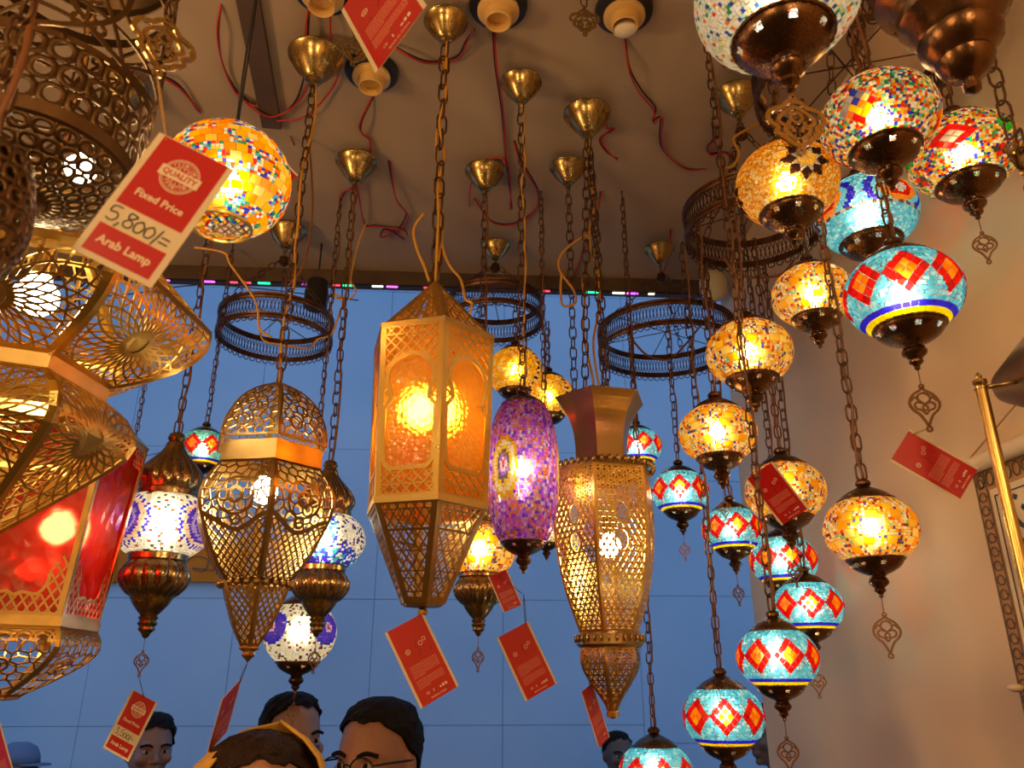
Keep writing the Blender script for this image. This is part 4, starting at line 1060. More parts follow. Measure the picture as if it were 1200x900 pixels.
def onion(px, py, w, zc, kind, label, can=None, orn=.05, rz=0.0, cab=CABLE_B, mat=TILEW, bm=BULBS_, single=True):
    p = at_zc(px, py, zc); r = w/F*zc/2; rt = root('fluted_pendant_lamp', p, label, 'lamp', 'pendants with fluted brass caps', face_cam(p.x, p.y))
    add_globe(rt, kind, r, rz=rz, mat=mat)
    for nm, me in (('fluted_top_cap', onion_top), ('fluted_bottom_cap', onion_bot)): link(nm, me, BRASS, rt).scale = (r,)*3
    bulb(rt, round(r*.22, 3), (0, 0, r*.05), bm)
    zt = CEIL-p.z
    if can: zch = canopy(rt, zt, can)
    else: zch = zt-.022; link('ceiling_hook', HOOK, CHAINM, rt, loc=(0, 0, zch))
    chain(rt, (0, 0, zch), (0, 0, 2.04*r), 'mid', single)
    cable(rt, wavy((.004, .004, zch), (.002, .002, 2.04*r), .006, max(3, int((zch-2*r)/.06)), int(px)), .0026, cab)
    zb = ornament(rt, -2.28*r, orn, .022, 0, rz=R.uniform(.5, .9)) if orn else -2.28*r
    return p, p.z+zb, p.z-2.28*r
WV = onion(191, 616, 110, 1.56, 'violet', 'white mosaic lamp with violet side medallions and fluted brass caps', rz=0)
WB = onion(380, 634, 94, zc_of(at_y(380, 634, 1.66)), 'bluewhite', 'white and blue mosaic lamp with fluted brass caps behind the domed lantern', can=.053, rz=.3)
WY = onion(562, 645, 84, zc_of(at_y(562, 645, 1.68)), 'amber', 'yellow mosaic lamp with fluted brass base behind the amber hexagonal lantern', can=.052, mat=TILE, bm=BULBM)
# big quilted yellow globe on a black rod
p = at_zc(267, 212, 1.06); r = 71/F*1.06
rt = root('globe_pendant_lamp', p, 'large yellow patchwork mosaic globe hung on a black rod beside the big price tag', 'lamp', None, face_cam(p.x, p.y))
g_, s_ = add_globe(rt, 'quilt', r, rz=.3)
s_.rotation_euler = (math.radians(6), math.radians(-5), .3)
bulb(rt, .017, (0, 0, 0), BULBW)
mb = MB(); tube(mb, [(0, 0, CEIL-p.z), (0, 0, r*1.02)], .0032, 8); link('rod', mb.mesh('rod', True), BLACKP, rt)
link('rod_cap', lathe_mesh('rod_cap', [(r*1.12, .004), (r*1.08, .007), (r*.95, .013), (r*.90, .03), (r*.86, .034)], 20), BLACKP, rt)
mb = MB()
f = lambda x, y: (x*math.cos(y), x*math.sin(y), -r*.93)
link('bottom_ring', lathe_mesh('bottom_ring', [(-r*.84, r*.46), (-r*.86, r*.50), (-r*.90, r*.49), (-r*.90, r*.45), (-r*.84, r*.46)], 40, cap=False), GOLD2, rt)
f = lambda x, y: (x, y, -r*.885)
for a in (.5, -.6):
    for l in hatch(-r*.5, r*.5, -r*.5, r*.5, r*.11, a): stroke(mb, f, l, .0022, .0012, lambda x, y: math.hypot(x, y) < r*.46)
link('bottom_mesh', mb.mesh('bottom_mesh'), GOLD2, rt)
# near lamp top right: only its tiered brass underside and a bit of mosaic show
h = Hang(1118, 20, .56); zb = h.z(105)
rt = root('tiered_pendant_lamp', (h.x, h.y, zb), 'mosaic lamp with dark tiered brass base cut off at the top right corner', 'lamp', None, face_cam(h.x, h.y))
pr = [(-75, 84), (-68, 90), (-55, 88), (-40, 82), (-28, 76), (-22, 80), (-12, 78), (-4, 66), (4, 60), (8, 56), (12, 61), (20, 60), (28, 52), (38, 46), (42, 42), (46, 46), (54, 44), (62, 36), (68, 30), (72, 32), (80, 28), (88, 20), (94, 8), (98, 7), (100, 10), (106, 9), (110, 0)]
link('tiered_base', lathe_mesh('tiered_base', h.prof(pr, zb), 48, cap=False, sharp=30), CAPB, rt)
rr_ = h.m(-120, 118); zz_ = h.z(-150)-zb
add_globe(rt, 'square', rr_, (0, 0, zz_)); bulb(rt, .016, (0, 0, zz_), BULBM)
o = link('top_cap', TOPCAP, CAPB, rt, loc=(0, 0, zz_)); o.scale = (rr_,)*3
chain(rt, (0, 0, CEIL-zb), (0, 0, zz_+rr_*1.15), 'small', True)
# chain with hanging ornaments at the right edge
h = Hang(1183, 150, .62); zb = h.z(280)
rt = root('ornament_chain', (h.x, h.y, zb), 'slack bronze chain with drop ornament hanging at the right edge', 'chain', None, face_cam(h.x, h.y))
link('ceiling_hook', HOOK, CHAINM, rt, loc=(0, 0, CEIL-zb-.022))
chain(rt, (0, 0, CEIL-zb-.022), (0, 0, h.z(160)-zb), 'small', True); ornament(rt, h.z(160)-zb, .045, .004, 1, rz=1.1); chain(rt, (.0, .006, h.z(158)-zb), (0, .004, 0), 'small', True)
# ornament hanging near the punched lantern, its thread carries the big tag
h = Hang(190, 60, .56)
TAG1_TOP = Vector((h.x, h.y, h.z(88)))
rt = root('drop_charm', (h.x, h.y, h.z(88)), 'pale filigree metal charm on a chain above the big price tag', 'ornament', None, face_cam(h.x, h.y))
zt = h.z(18)-h.z(88); ornament(rt, zt, zt*1.05, .002, 1, rz=.3)
link('ceiling_hook', HOOK, CHAINM, rt, loc=(0, 0, CEIL-h.z(88)-.022)); chain(rt, (0, 0, CEIL-h.z(88)-.022), (0, 0, zt), 'small', True)
for px, py, sz, lab in ((685, 22, .055, 'dull bronze filigree charm hanging beside a cream bulb holder'), (415, 55, .06, 'bronze filigree charm hanging behind the pink glossy tag')):
    q = at_ceil(px, py, .10); rt = root('drop_charm', q, lab, 'ornament', None, face_cam(q.x, q.y))
    link('ceiling_hook', HOOK, CHAINM, rt, loc=(0, 0, CEIL-q.z-.022)); chain(rt, (0, 0, CEIL-q.z-.022), (0, 0, .03), 'small', False); ornament(rt, .03, sz*1.3, .003, 1, rz=.2)
# free canopies without a visible lamp
for px, py, r_, lab in ((665, 205, .047, 'small brass canopy hanging just below a larger one, two chains beneath'),):
    q = at_ceil(px, py-18); rt = root('ceiling_canopy', q, lab, 'canopy', None, face_cam(q.x, q.y)); zz = canopy(rt, 0, r_)
    chain(rt, (0, 0, zz), (0, 0, z_at(q.x, q.y, 470)-q.z), 'mid', False)

# ================================================================== bulb holders on the ceiling
HOLD_B = lathe_mesh('backplate', [(0, .056), (-.004, .058), (-.012, .056), (-.016, .048), (-.017, .034)], 32)
HOLD_C = lathe_mesh('collar_ring', [(-.015, .038), (-.017, .041), (-.024, .041), (-.028, .036), (-.029, .026)], 40)
HOLD_S = lathe_mesh('socket_sleeve', [(-.026, .028), (-.047, .027), (-.049, .0245), (-.047, .022), (-.028, .021), (-.028, 0)], 32, cap=False)
for px, py, lab, lit in ((436, 82, 'cream bulb holder on black base below the pink tag', 0), (584, 4, 'cream bulb holder on black base at the top edge, left of the other', 0), (731, 10, 'cream bulb holder with pale bulb showing, at the top edge', 1), (379, -14, 'cream bulb holder almost cut off by the top edge', 0)):
    q = at_ceil(px, py); rt = root('bulb_holder', q, lab, 'bulb holder', 'empty bulb holders on the ceiling', face_cam(q.x, q.y))
    link('backplate', HOLD_B, BLACKP, rt); link('collar_ring', HOLD_C, CREAM, rt); link('socket_sleeve', HOLD_S, CREAM, rt)
    if lit:
        mb = MB(); ellipsoid(mb, (-.012, 0, -.040), .020, .026, .014, 16, 8); link('bulb', mb.mesh('bulb', True), PAPW, rt)

# ================================================================== wires
def wires(pts, label, drop=.012, pair=True, yel=None, r=.0022, red_off=.006):
    P = [at_ceil(px, py, drop*(1+.7*math.sin(i*1.7))) for i, (px, py) in enumerate(pts)]
    if P: P[0].z = CEIL-.002
    b = P[0]; rt = root('loose_wire', b, label, 'wire', 'loose wires on the ceiling')
    L = [q-b for q in P]
    if yel: cable(rt, catmull(L, 6), r*1.1, yel, 'yellow_wire'); return
    if pair: cable(rt, catmull(L, 6), r, WIRE_K, 'black_wire')
    rr = random.Random(int(pts[0][0])); L2 = [q+Vector((rr.uniform(-1, 1)*red_off, rr.uniform(-1, 1)*red_off, -.002-rr.random()*.004)) for q in L]
    L2[0].z = -.0; cable(rt, catmull(L2, 6), r, WIRE_R, 'red_wire')
wires([(437, 118), (424, 142), (424, 156), (434, 166), (431, 190), (420, 214), (404, 226), (398, 240)], 'red and black wire pair curling from the holder under the pink tag')
wires([(733, 50), (738, 80), (752, 106), (768, 126), (765, 142), (774, 138), (775, 172), (801, 196), (828, 198)], 'long red and black wire pair from the holder with pale bulb')
wires([(362, -10), (361, 40), (356, 92), (344, 122), (325, 136), (305, 130), (285, 112)], 'black and red wires looping around the largest left canopy', red_off=.012)
wires([(386, -8), (388, 40), (395, 70), (390, 100), (360, 132), (322, 141)], 'single red wire bowing beside the largest left canopy', pair=False)
wires([(578, 40), (580, 75), (588, 130), (592, 175), (596, 210), (600, 245)], 'red and black wire pair running straight down from the middle holder')
wires([(452, 52), (480, 64), (505, 72), (535, 66), (546, 48), (556, 34)], 'red and black wires sagging behind the top centre canopy')
wires([(712, 136), (711, 150), (720, 150), (703, 163), (711, 178), (724, 186)], 'short curl of red and black wire beside the top right brass canopy')
wires([(455, 192), (464, 232), (476, 252), (462, 272), (446, 278), (452, 268), (474, 280)], 'tangled thin wires left of the hexagonal lantern chain')
wires([(552, 246), (550, 218), (560, 192), (585, 182), (592, 190)], 'red arc of wire above the small low canopy', pair=False)
wires([(556, 236), (575, 258), (600, 262), (625, 248), (631, 225), (612, 190), (603, 165)], 'red loop of wire hanging right of the purple lamp chain', red_off=.003)
wires([(835, 148), (836, 162), (829, 172), (832, 180), (850, 178), (862, 187)], 'short bent wires left of the golden star globe')
wires([(258, 12), (256, 40), (262, 78), (282, 112), (300, 122)], 'red wire with black twin dropping beside the black rod')
wires([(168, 92), (192, 90), (212, 102), (232, 130)], 'red and black wires behind the dark punched lantern', r=.0026)
wires([(704, 228), (700, 250), (690, 280), (672, 325)], 'wire pair slanting behind the two brass canopies')
wires([(412, 190), (420, 230), (428, 262), (442, 264), (470, 268), (478, 275)], 'dark wire dropping to a small joint beside a brass canopy', red_off=.003)
wires([(786, 272), (784, 300), (772, 330), (764, 342)], 'short wire next to the far small canopy', red_off=.003)
wires([(868, 60), (850, 68), (848, 78), (862, 76), (874, 68), (890, 74)], 'small loop of wire below the pale top globe', red_off=.003)
def yellow(pts, y, label, r=.0026, mat=None):
    P = [at_y(px, py, y) for px, py in pts]; rt = root('amber_cable', P[0], label, 'cable', 'amber cables between the lamps')
    cable(rt, catmull([q-P[0] for q in P], 7), r, mat or CABLE_Y, 'cable_run')
yellow([(429, 262), (420, 285), (414, 310), (411, 330), (417, 340), (410, 350), (395, 350), (393, 345), (402, 352), (396, 372), (388, 392), (372, 398), (362, 408), (330, 404), (308, 398), (303, 375)], 1.86, 'amber cable wandering over the left ring chandelier')
yellow([(497, 250), (485, 268), (488, 290), (497, 312), (503, 330)], 1.2, 'amber cable loop left of the hexagonal lantern chain')
yellow([(510, 235), (519, 255), (518, 285), (526, 310), (540, 328), (545, 350), (553, 356), (548, 375)], 1.3, 'amber cable trailing right of the hexagonal lantern chain')
yellow([(686, 275), (660, 295), (655, 315), (672, 340), (674, 355), (660, 358), (657, 340), (658, 320)], 1.46, 'amber cable loop hanging from the two brass canopies')
yellow([(686, 272), (693, 295), (683, 325), (685, 350), (684, 390), (694, 440), (697, 465)], 1.46, 'amber cable following the chains down to the flared crown')
yellow([(228, 290), (262, 296), (270, 310), (295, 345), (302, 362), (304, 385), (318, 395)], 1.5, 'amber cable running from the yellow globe towards the left ring chandelier')
yellow([(345, 170), (340, 155), (352, 152), (362, 172), (366, 230), (364, 270), (355, 312), (338, 335)], 1.6, 'olive cable arching past the middle left canopy', .0026, CABLE_B)
yellow([(876, 60), (886, 100), (897, 120), (888, 132), (893, 142), (864, 158), (860, 166), (866, 180), (858, 195), (845, 196)], 1.15, 'coiled amber cable left of the pale top globe')
yellow([(848, 300), (860, 318), (880, 325), (915, 322), (930, 305)], 1.42, 'brown cable sagging under the ring with star globe', .003, CABLE_B)
c3, r3, z3 = R3; a3 = face_cam(c3.x, c3.y); P3 = [c3+Vector((r3*math.cos(a3+t), r3*math.sin(a3+t), 0)) for t in (-.55, -.3, 0, .25, .5)]
for q, dz in zip(P3, (0, -.075, -.10, -.06, 0)): q.z = z3+dz
rt = root('amber_cable', P3[0], 'brown cable sagging under the wide ring chandelier', 'cable', 'amber cables between the lamps'); cable(rt, catmull([q-P3[0] for q in P3], 7), .003, CABLE_B, 'cable_run')
yellow([(80, 350), (150, 345), (230, 334), (300, 338), (420, 352)], 2.2, 'thin dark line stretched across the opening', .002, THREAD)
yellow([(60, 556), (95, 546), (150, 538), (190, 530), (240, 520)], BW-.004, 'thin cord stretched behind the white violet lamp', .0025, CABLE_B)
# small black flood lamp behind the left ring, cream speaker cone near the wall
q = at_y(371, 346, 2.1)
rt = root('flood_light', q, 'small black flood light hanging behind the left ring chandelier', 'light')
mb = MB(); prof = [(.05, .018), (.046, .03), (.0, .036), (-.04, .034), (-.046, .026)]; lathe(mb, prof, 20); link('housing', mb.mesh('housing', True, 35), BLACKP, rt)
mb = MB(); tube(mb, [(0, 0, .045), (0, 0, CEIL-q.z)], .003, 6); link('cord', mb.mesh('cord', True), WIRE_K, rt)
q = at_y(836, 336, 2.14)
rt = root('round_lamp', q, 'cream round ceiling lamp where the beam meets the tan wall', 'lamp')
mb = MB(); lathe(mb, [(.05, .012), (.045, .03), (.02, .042), (-.02, .042), (-.042, .026), (-.05, 0)], 20); link('glass', mb.mesh('glass', True), PAPER, rt)
mb = MB(); tube(mb, [(0, 0, .045), (0, 0, CEIL-q.z)], .006, 8); link('stem', mb.mesh('stem', True), BRASS, rt)

# ================================================================== price tags
def text_mesh(s, size=1.0, bold=.0, align='CENTER'):
    cu = bpy.data.curves.new('lettering', 'FONT'); cu.body = s; cu.size = size; cu.align_x = align; cu.align_y = 'CENTER'; cu.offset = bold; cu.resolution_u = 2
    ob = bpy.data.objects.new('lettering', cu); COL.objects.link(ob); bpy.context.view_layer.update()
    me = bpy.data.meshes.new_from_object(ob.evaluated_get(bpy.context.evaluated_depsgraph_get())); bpy.data.objects.remove(ob); bpy.data.curves.remove(cu)
    me.materials.clear(); me.name = 'lettering'; return me
def arc_text(s, rad, size, a0, a1, flip=False):
    mb = MB()
    for i, ch in enumerate(s):
        me = text_mesh(ch, size, .012*size)
        a = a0+(a1-a0)*i/(len(s)-1); M = Matrix.Rotation(a, 3, 'Z')
        vs = [tuple(M @ Vector((v.co.x, v.co.y+(rad if not flip else -rad), 0))) for v in me.vertices]
        mb.add(vs, [tuple(p.vertices) for p in me.polygons]); bpy.data.meshes.remove(me)
    return mb.mesh('lettering')
TXT = {'fixed': text_mesh('Fixed Price', .0102, .00024), 'arab': text_mesh('Arab Lamp', .0112, .00030), 'quality': text_mesh('QUALITY', .0078, .00022),
       'made': text_mesh('MADE IN CHINA', .0040, .00004), 'ce': text_mesh('CE', .0050, .00006)}
ARC1 = arc_text('PREMIUM', .0122, .0042, .85, -.85); ARC2 = arc_text('PREMIUM', .0122, .0042, -.85, .85, True)
flat = lambda x, y: (x, y, 0)
DIG = {'5': [[(.6, 1), (.1, .95), (.05, .55), (.45, .6), (.6, .3), (.35, .02), (0, .1)]], '8': [[(.5, .9), (.15, .95), (.1, .65), (.5, .4), (.45, .05), (.1, .05), (.05, .35), (.55, .8), (.5, .92)]],
       '0': [[(.3, .75), (.02, .5), (.1, .05), (.4, .05), (.55, .45), (.3, .78)]], '3': [[(.05, .95), (.5, .95), (.2, .6), (.5, .4), (.4, .05), (0, .05)]],
       ',': [[(.2, .1), (.02, -.25)]], '/': [[(.25, .85), (.0, -.25)]], '=': [[(-.05, .45), (.5, .42)], [(-.08, .12), (.48, .1)]], '-': [[(-.1, .35), (.35, .35)]]}
def hand(s, size, adv):
    mb = MB(); x = 0
    for ch in s:
        for st in DIG[ch]: ribbon(mb, flat, [(x+px*size, py*size) for px, py in catmull(st, 4)], size*.085, .0002)
        x += size*(.38 if ch in ',' else .40 if ch == '/' else adv)
    mb.v = [(v[0]-x/2, v[1]-size*.45, v[2]) for v in mb.v]
    return mb.mesh('handwritten_price')
HAND1 = hand('5,800/=', .0150, .66); HAND2 = hand('3,500/-', .0140, .62)
def quad(name, x0, x1, y0, y1, z, mat, parent):
    mb = MB(); box(mb, x0, x1, y0, y1, z-.0002, z+.00005); return link(name, mb.mesh(name), mat, parent)
TW, THH = .075, .133
def solve_card(c, zc):
    """turn the four outline pixels of a rectangular card into a card in space: depths that make it a true rectangle"""
    best = None; asp = THH/TW
    rs = [ray(*q) for q in c]
    for it in range(2):
        rngs = [(-.35, .35, 71)]*2 if it == 0 else [(best[1]-.012, best[1]+.012, 25), (best[2]-.012, best[2]+.012, 25)]
        for a in np.linspace(*rngs[0]):
            for b in np.linspace(*rngs[1]):
                A, B, D = rs[0], rs[1]*(1+a), rs[3]*(1+b); e1, e2 = B-A, D-A; l1, l2 = e1.length, e2.length
                C = B+D-A; cz = C.dot(FW); pr = Vector((C.dot(RT)/cz*F+600, 450-C.dot(UP)/cz*F))
                err = abs(e1.dot(e2)/(l1*l2))*2+abs(math.log(l2/l1/asp))*1.0+(pr-Vector(c[2])).length/60
                if best is None or err < best[0]: best = (err, a, b)
    _, a, b = best
    A, B, D = rs[0], rs[1]*(1+a), rs[3]*(1+b); l1 = (B-A).length
    X = (B-A).normalized(); Y = -(D-A); Y = (Y-X*Y.dot(X)).normalized(); Z = X.cross(Y)
    s = zc/(((A+B)/2).dot(FW))
    mid = ((B+D)/2)*s
    w = (B-A).length*s; hgt = (D-A).length*s
    return CAM+mid, X, Y, Z, w, hgt
def price_tag(c, zc, label, side='front', price=None, hang=None, thread=None, hole=(0, .46)):
    o, X, Y, Z, w, hgt = solve_card(c, zc); sx, sy = w/TW, hgt/THH
    rt = root('price_tag', o, label, 'price tag', 'red price tags hanging from the lamps')
    M = Matrix((X, Y, Z)).transposed().to_4x4(); M.translation = o; rt.matrix_world = M
    k = (sx+sy)/2; rt.scale = (k, k, k)
    mb = MB(); box(mb, -TW/2, TW/2, -THH/2, THH/2, -.0008, 0); link('card', mb.mesh('card'), PAPER, rt)
    if side == 'front':
        quad('red_panel', -TW*.42, TW*.42, -THH*.08, THH*.495, .0002, REDP, rt); quad('red_panel', -TW*.42, TW*.42, -THH*.46, -THH*.25, .0002, REDP, rt)
        e = .0005; bx, by = TW*.02, THH*.27
        mb = MB(); ribbon(mb, flat, circ(0, 0, .0168, 36)[:-1], .0009, .0002, True); ribbon(mb, flat, circ(0, 0, .0150, 36)[:-1], .0006, .0002, True); ribbon(mb, flat, circ(0, 0, .0098, 30)[:-1], .0007, .0002, True)
        bd = link('quality_badge', mb.mesh('quality_badge'), PAPW, rt, loc=(bx, by, e))
        q = quad('badge_banner', -.0190, .0190, -.0052, .0052, .0003, PAPW, bd)
        link('lettering', TXT['quality'], REDP, bd, loc=(0, 0, .0005)); link('lettering', ARC1, PAPW, bd); link('lettering', ARC2, PAPW, bd)
        mb = MB()
        for s_ in (-1, 1):
            for j in (-1, 0, 1):
                a = PI/2*s_+j*.5; cx, cyy = .0078*math.cos(a), .0078*math.sin(a)
                vs = [(cx+(.0013 if i % 2 == 0 else .0006)*math.cos(PI/5*i+PI/2), cyy+(.0013 if i % 2 == 0 else .0006)*math.sin(PI/5*i+PI/2), 0) for i in range(10)]
                mb.add(vs, [tuple(range(10))])
        link('stars', mb.mesh('stars'), PAPW, bd)
        link('lettering', TXT['fixed'], PAPW, rt, loc=(0, THH*.045, e)); link('lettering', TXT['arab'], PAPW, rt, loc=(0, -THH*.355, e))
        if price is not None: link('handwritten_price', price, INK, rt, loc=(0, -THH*.165, e))
    else:
        quad('red_panel', -TW*.44, TW*.44, -THH*.5, THH*.5, .0002, REDP, rt); e = .0004
        mb = MB(); rr = random.Random(int(c[0][0]))
        for j in range(12):
            y = THH*(-.02-.0235*j-(.02 if j > 6 else 0)); x = -TW*.34; end = TW*(.34 if j not in (6, 11) else -.05)
            while x < end:
                l = rr.uniform(.0012, .0040); box(mb, x, min(x+l, end), y-.00045, y+.00045, e-.0002, e); x += l+.0008
        o_ = link('fine_print', mb.mesh('fine_print'), PRINTG, rt); o_['kind'] = 'stuff'
        mb = MB()
        for (x, y, r_) in ((.24, .22, .0030), (.13, .19, .0034), (-.22, .16, .0040)): ribbon(mb, flat, circ(TW*x, THH*y, r_, 12)[:-1], .0009, .0002, True)
        for s_ in range(4): a = s_*.8; ribbon(mb, flat, [(TW*-.22, THH*.16), (TW*-.22+.0028*math.cos(a*2), THH*.16+.0028*math.sin(a*2))], .0006, .0002)
        link('printed_symbols', mb.mesh('printed_symbols'), PAPW, rt, loc=(0, 0, e))
        mb = MB()
        for pts in ([(.05, .25), (.0, .17), (.06, .12), (-.02, .05)], [(.28, .12), (.31, .08), (.27, .05)], [(-.18, .05), (-.2, .02)]): ribbon(mb, flat, catmull([(TW*x, THH*y) for x, y in pts], 4), .0018, .0002)
        link('printed_flourish', mb.mesh('printed_flourish'), principled('dark_red_print', (.30, .006, .006), .4) if 'dark_red_print' not in MATS else MATS['dark_red_print'], rt, loc=(0, 0, e))
        link('lettering', TXT['made'], PAPW, rt, loc=(TW*.02, -THH*.455, e)); link('lettering', TXT['ce'], PAPW, rt, loc=(-TW*.2, -THH*.385, e))
        mb = MB()
        for i, x in enumerate((-.06, .10, .17, .24)): box(mb, TW*x, TW*x+(.0014 if i == 0 else .0036), -THH*.40, -THH*.40+(.0042 if i != 1 else .0028), e-.0002, e)
        link('printed_symbols', mb.mesh('printed_symbols'), PAPW, rt)
    hl = rt.matrix_world @ Matrix.Diagonal((k, k, k, 1)) @ Vector((TW*hole[0], THH*hole[1], .0006))
    if hang is not None:
        mb = MB(); Mi = (M @ Matrix.Diagonal((k, k, k, 1))).inverted(); a = Mi @ Vector(hang); b = Vector((TW*hole[0], THH*hole[1], .0007)); c_ = Vector((TW*hole[0], THH*hole[1], -.0014))
        tube(mb, catmull([a, a.lerp(b, .5)+Vector((.001, .0, .0)), b], 5), .0007, 5); tube(mb, catmull([a, a.lerp(c_, .5)+Vector((-.0015, 0, -.001)), c_], 5), .0007, 5)
        link('string', mb.mesh('string'), thread or STRG, rt)
    return o
def zmid(p): return zc_of(p)
z_hex = 1.335
price_tag([(187, 155), (275, 199), (180, 345), (83, 291)], .58, 'large red price tag reading 5,800, facing the viewer', 'front', HAND1, TAG1_TOP, hole=(-.38, .47))
LAMPV = Vector((WV[0].x, WV[0].y, WV[1]))
price_tag([(155, 808), (185, 824), (149, 896), (120, 876)], zc_of(LAMPV), 'red price tag reading 3,500 below the white violet lamp', 'front', HAND2, LAMPV, THREAD, hole=(0, .47))
price_tag([(260, 820), (284, 794), (269, 860), (242, 885)], zc_of(DOMED_TIP), 'red tag seen edge-on below the bronze domed lantern', 'back', None, DOMED_TIP, THREAD, hole=(.42, .46))
h = Hang(503, 520, 1.20); HEX_TIP = Vector((h.x, h.y, h.z(720)))
price_tag([(451, 742), (496, 718), (537, 800), (493, 831)], zc_of(HEX_TIP)-.02, 'red printed tag hanging from the tip of the amber hexagonal lantern', 'back', None, HEX_TIP, hole=(.3, .47))
h = Hang(613, 553, 1.36); PUR_TIP = Vector((h.x, h.y, h.z(697)))
price_tag([(582, 748), (619, 728), (652, 800), (616, 822)], zc_of(PUR_TIP), 'red printed tag on a thread below the purple lamp', 'back', None, PUR_TIP, THREAD, hole=(.4, .47))
price_tag([(572, 676), (594, 667), (613, 704), (590, 718)], zc_of(PUR_TIP)+.08, 'small red tag half hidden beside the purple lamp finial', 'back', None, PUR_TIP, THREAD)
h = Hang(708, 600, 1.44); q_ = Vector((h.x, h.y, h.z(800))); VT = at_zc(690, 796, zc_of(q_))
price_tag([(681, 811), (694, 800), (713, 860), (702, 877)], zc_of(q_), 'narrow red tag turned sideways below the vase lantern', 'back', None, VT, THREAD, hole=(.3, .47))
q4 = LAST['a4'][1]
price_tag([(874, 562), (905, 541), (946, 594), (916, 616)], zc_of(q4)-.115, 'red printed tag lying against an amber globe', 'back', None, q4+Vector((0, -.02, .06)), hole=(0, .47))
q5 = LAST['zigzag'][1]; zz5 = LAST['zigzag'][2]
price_tag([(1043, 540), (1066, 503), (1148, 549), (1124, 587)], zc_of((q5.x, q5.y, zz5))+.01, 'red printed tag tilted sideways below the large zigzag globe', 'back', None, (q5.x, q5.y, zz5+.004), hole=(.35, .46))
price_tag([(400, 12), (452, -62), (492, 12), (440, 86)], .82, 'glossy pink-red tag cut off by the top edge', 'back', None, at_zc(470, -50, .83), hole=(.3, .4))
price_tag([(258, 168), (288, 142), (353, 205), (322, 232)], 1.16, 'orange-red tag sticking out behind the yellow patchwork globe', 'back', None, at_zc(267, 150, 1.1), hole=(0, .46))
price_tag([(-35, 866), (0, 845), (26, 925), (-12, 948)], 1.1, 'red tag cut off by the lower left corner', 'back', None, at_zc(-20, 800, 1.12), hole=(0, .46))
# ================================================================== brass pole lamp and calligraphy scroll on the right
zc_p = .80
a_ = at_zc(1149, 452, zc_p); h = Hang(1149, 452, a_.y)
rt = root('pole_lamp', (h.x, h.y, 0), 'brass pole with finial and dark conical shade at the right edge', 'floor lamp', None, face_cam(h.x, h.y))
pr_ = h.m(500, 6.5)
mb = MB(); lathe(mb, [(h.z(455), pr_), (.04, pr_*1.15)], 20); link('pole', mb.mesh('pole', True, 40), SBRASS, rt)
link('finial', lathe_mesh('finial', [(h.z(456), pr_*1.25), (h.z(454), pr_*1.3), (h.z(452), pr_*.9), (h.z(449), pr_*1.25), (h.z(446), pr_*1.2), (h.z(444), pr_*.5), (h.z(441), pr_*.6), (h.z(438), pr_*.3), (h.z(436), 0)], 20), BELL, rt)
link('base', lathe_mesh('base', [(.05, pr_*1.3), (.035, pr_*3), (.012, .08), (0, .085)], 32), BELL, rt)
sp = at_zc(1230, 440, zc_p); ml = (Matrix.Translation((h.x, h.y, 0)) @ Matrix.Rotation(face_cam(h.x, h.y), 4, 'Z')).inverted(); sl = ml @ sp
mb = MB(); tube(mb, [(0, 0, h.z(455)), (sl.x, sl.y, sl.z)], .0025, 8); link('arm', mb.mesh('arm', True), BELL, rt)
mb = MB(); lathe(mb, [(.065, .014), (.06, .018), (-.025, .070), (-.027, .068), (.056, .016)], 32, cap=False); link('shade', mb.mesh('shade', True, 40), DARKBZ, rt, loc=(sl.x, sl.y+.012, sl.z+.004), rot=(PI/2, 0, -.5))
# scroll
tl = at_wall(1139, 556, .006); tr_y = at_wall(1200, 531, .006); 
sw, sh = .46, .80
rt = root('wall_scroll', (WALL_X-.005, tl.y, tl.z), 'gold calligraphy wall hanging with ornate brown border on the tan wall', 'wall hanging')
# local: u runs from the far edge (0) towards the viewer, v downwards; plane x = 0
def S(u, v, k=0.0): return (-k, -u, -v)
SILK = principled('gold_silk', (.72, .40, .10), .5, 0, .25, 14); IVORY = principled('ivory_paper', (.78, .64, .44), .7); BRD = principled('brown_border', (.50, .27, .09), .6, 0, .2, 30)
def srect(name, u0, u1, v0, v1, k0, k1, mat, parent):
    mb = MB(); box(mb, -k1, -k0, -u1, -u0, -v1, -v0); return link(name, mb.mesh(name), mat, parent)
srect('backing', 0, sw, 0, sh, -.003, .001, BRD, rt); srect('margin', .034, sw-.034, .034, sh-.034, .001, .0018, IVORY, rt)
mb = MB(); pts = [(.075, .25), (.075, sh-.09), (sw-.075, sh-.09), (sw-.075, .25), (sw-.105, .21), (sw-.11, .17), (sw-.16, .14), (sw/2, .075), (.16, .14), (.11, .17), (.105, .21)]
vs = [S(u, v, .0026) for u, v in pts]; mb.add(vs, [tuple(range(len(pts)))]); link('silk_field', mb.mesh('silk_field'), SILK, rt)
mb = MB(); f = lambda x, y: S(x, y, .003); stroke(mb, f, pts, .003, .0008, closed=True); stroke(mb, f, [(.045, .045), (sw-.045, .045), (sw-.045, sh-.045), (.045, sh-.045)], .002, .0008, closed=True)
for u0, v0 in ((.017, .017), ):
    n = int(sh/.021)
    for i in range(n):
        v = .02+i*.021
        for uu in (.017, sw-.017): stroke(mb, f, [(uu+.011*math.cos(a)*(1-.05*k), v+.009*math.sin(a)*(1-.05*k)) for k, a in enumerate([PI*.3*j for j in range(8)])], .0022, .0006)
    for i in range(int(sw/.021)):
        for vv in (.017, sh-.017): stroke(mb, f, [(.02+i*.021+.009*math.cos(a), vv+.011*math.sin(a)) for a in [PI*.3*j for j in range(8)]], .0022, .0006)
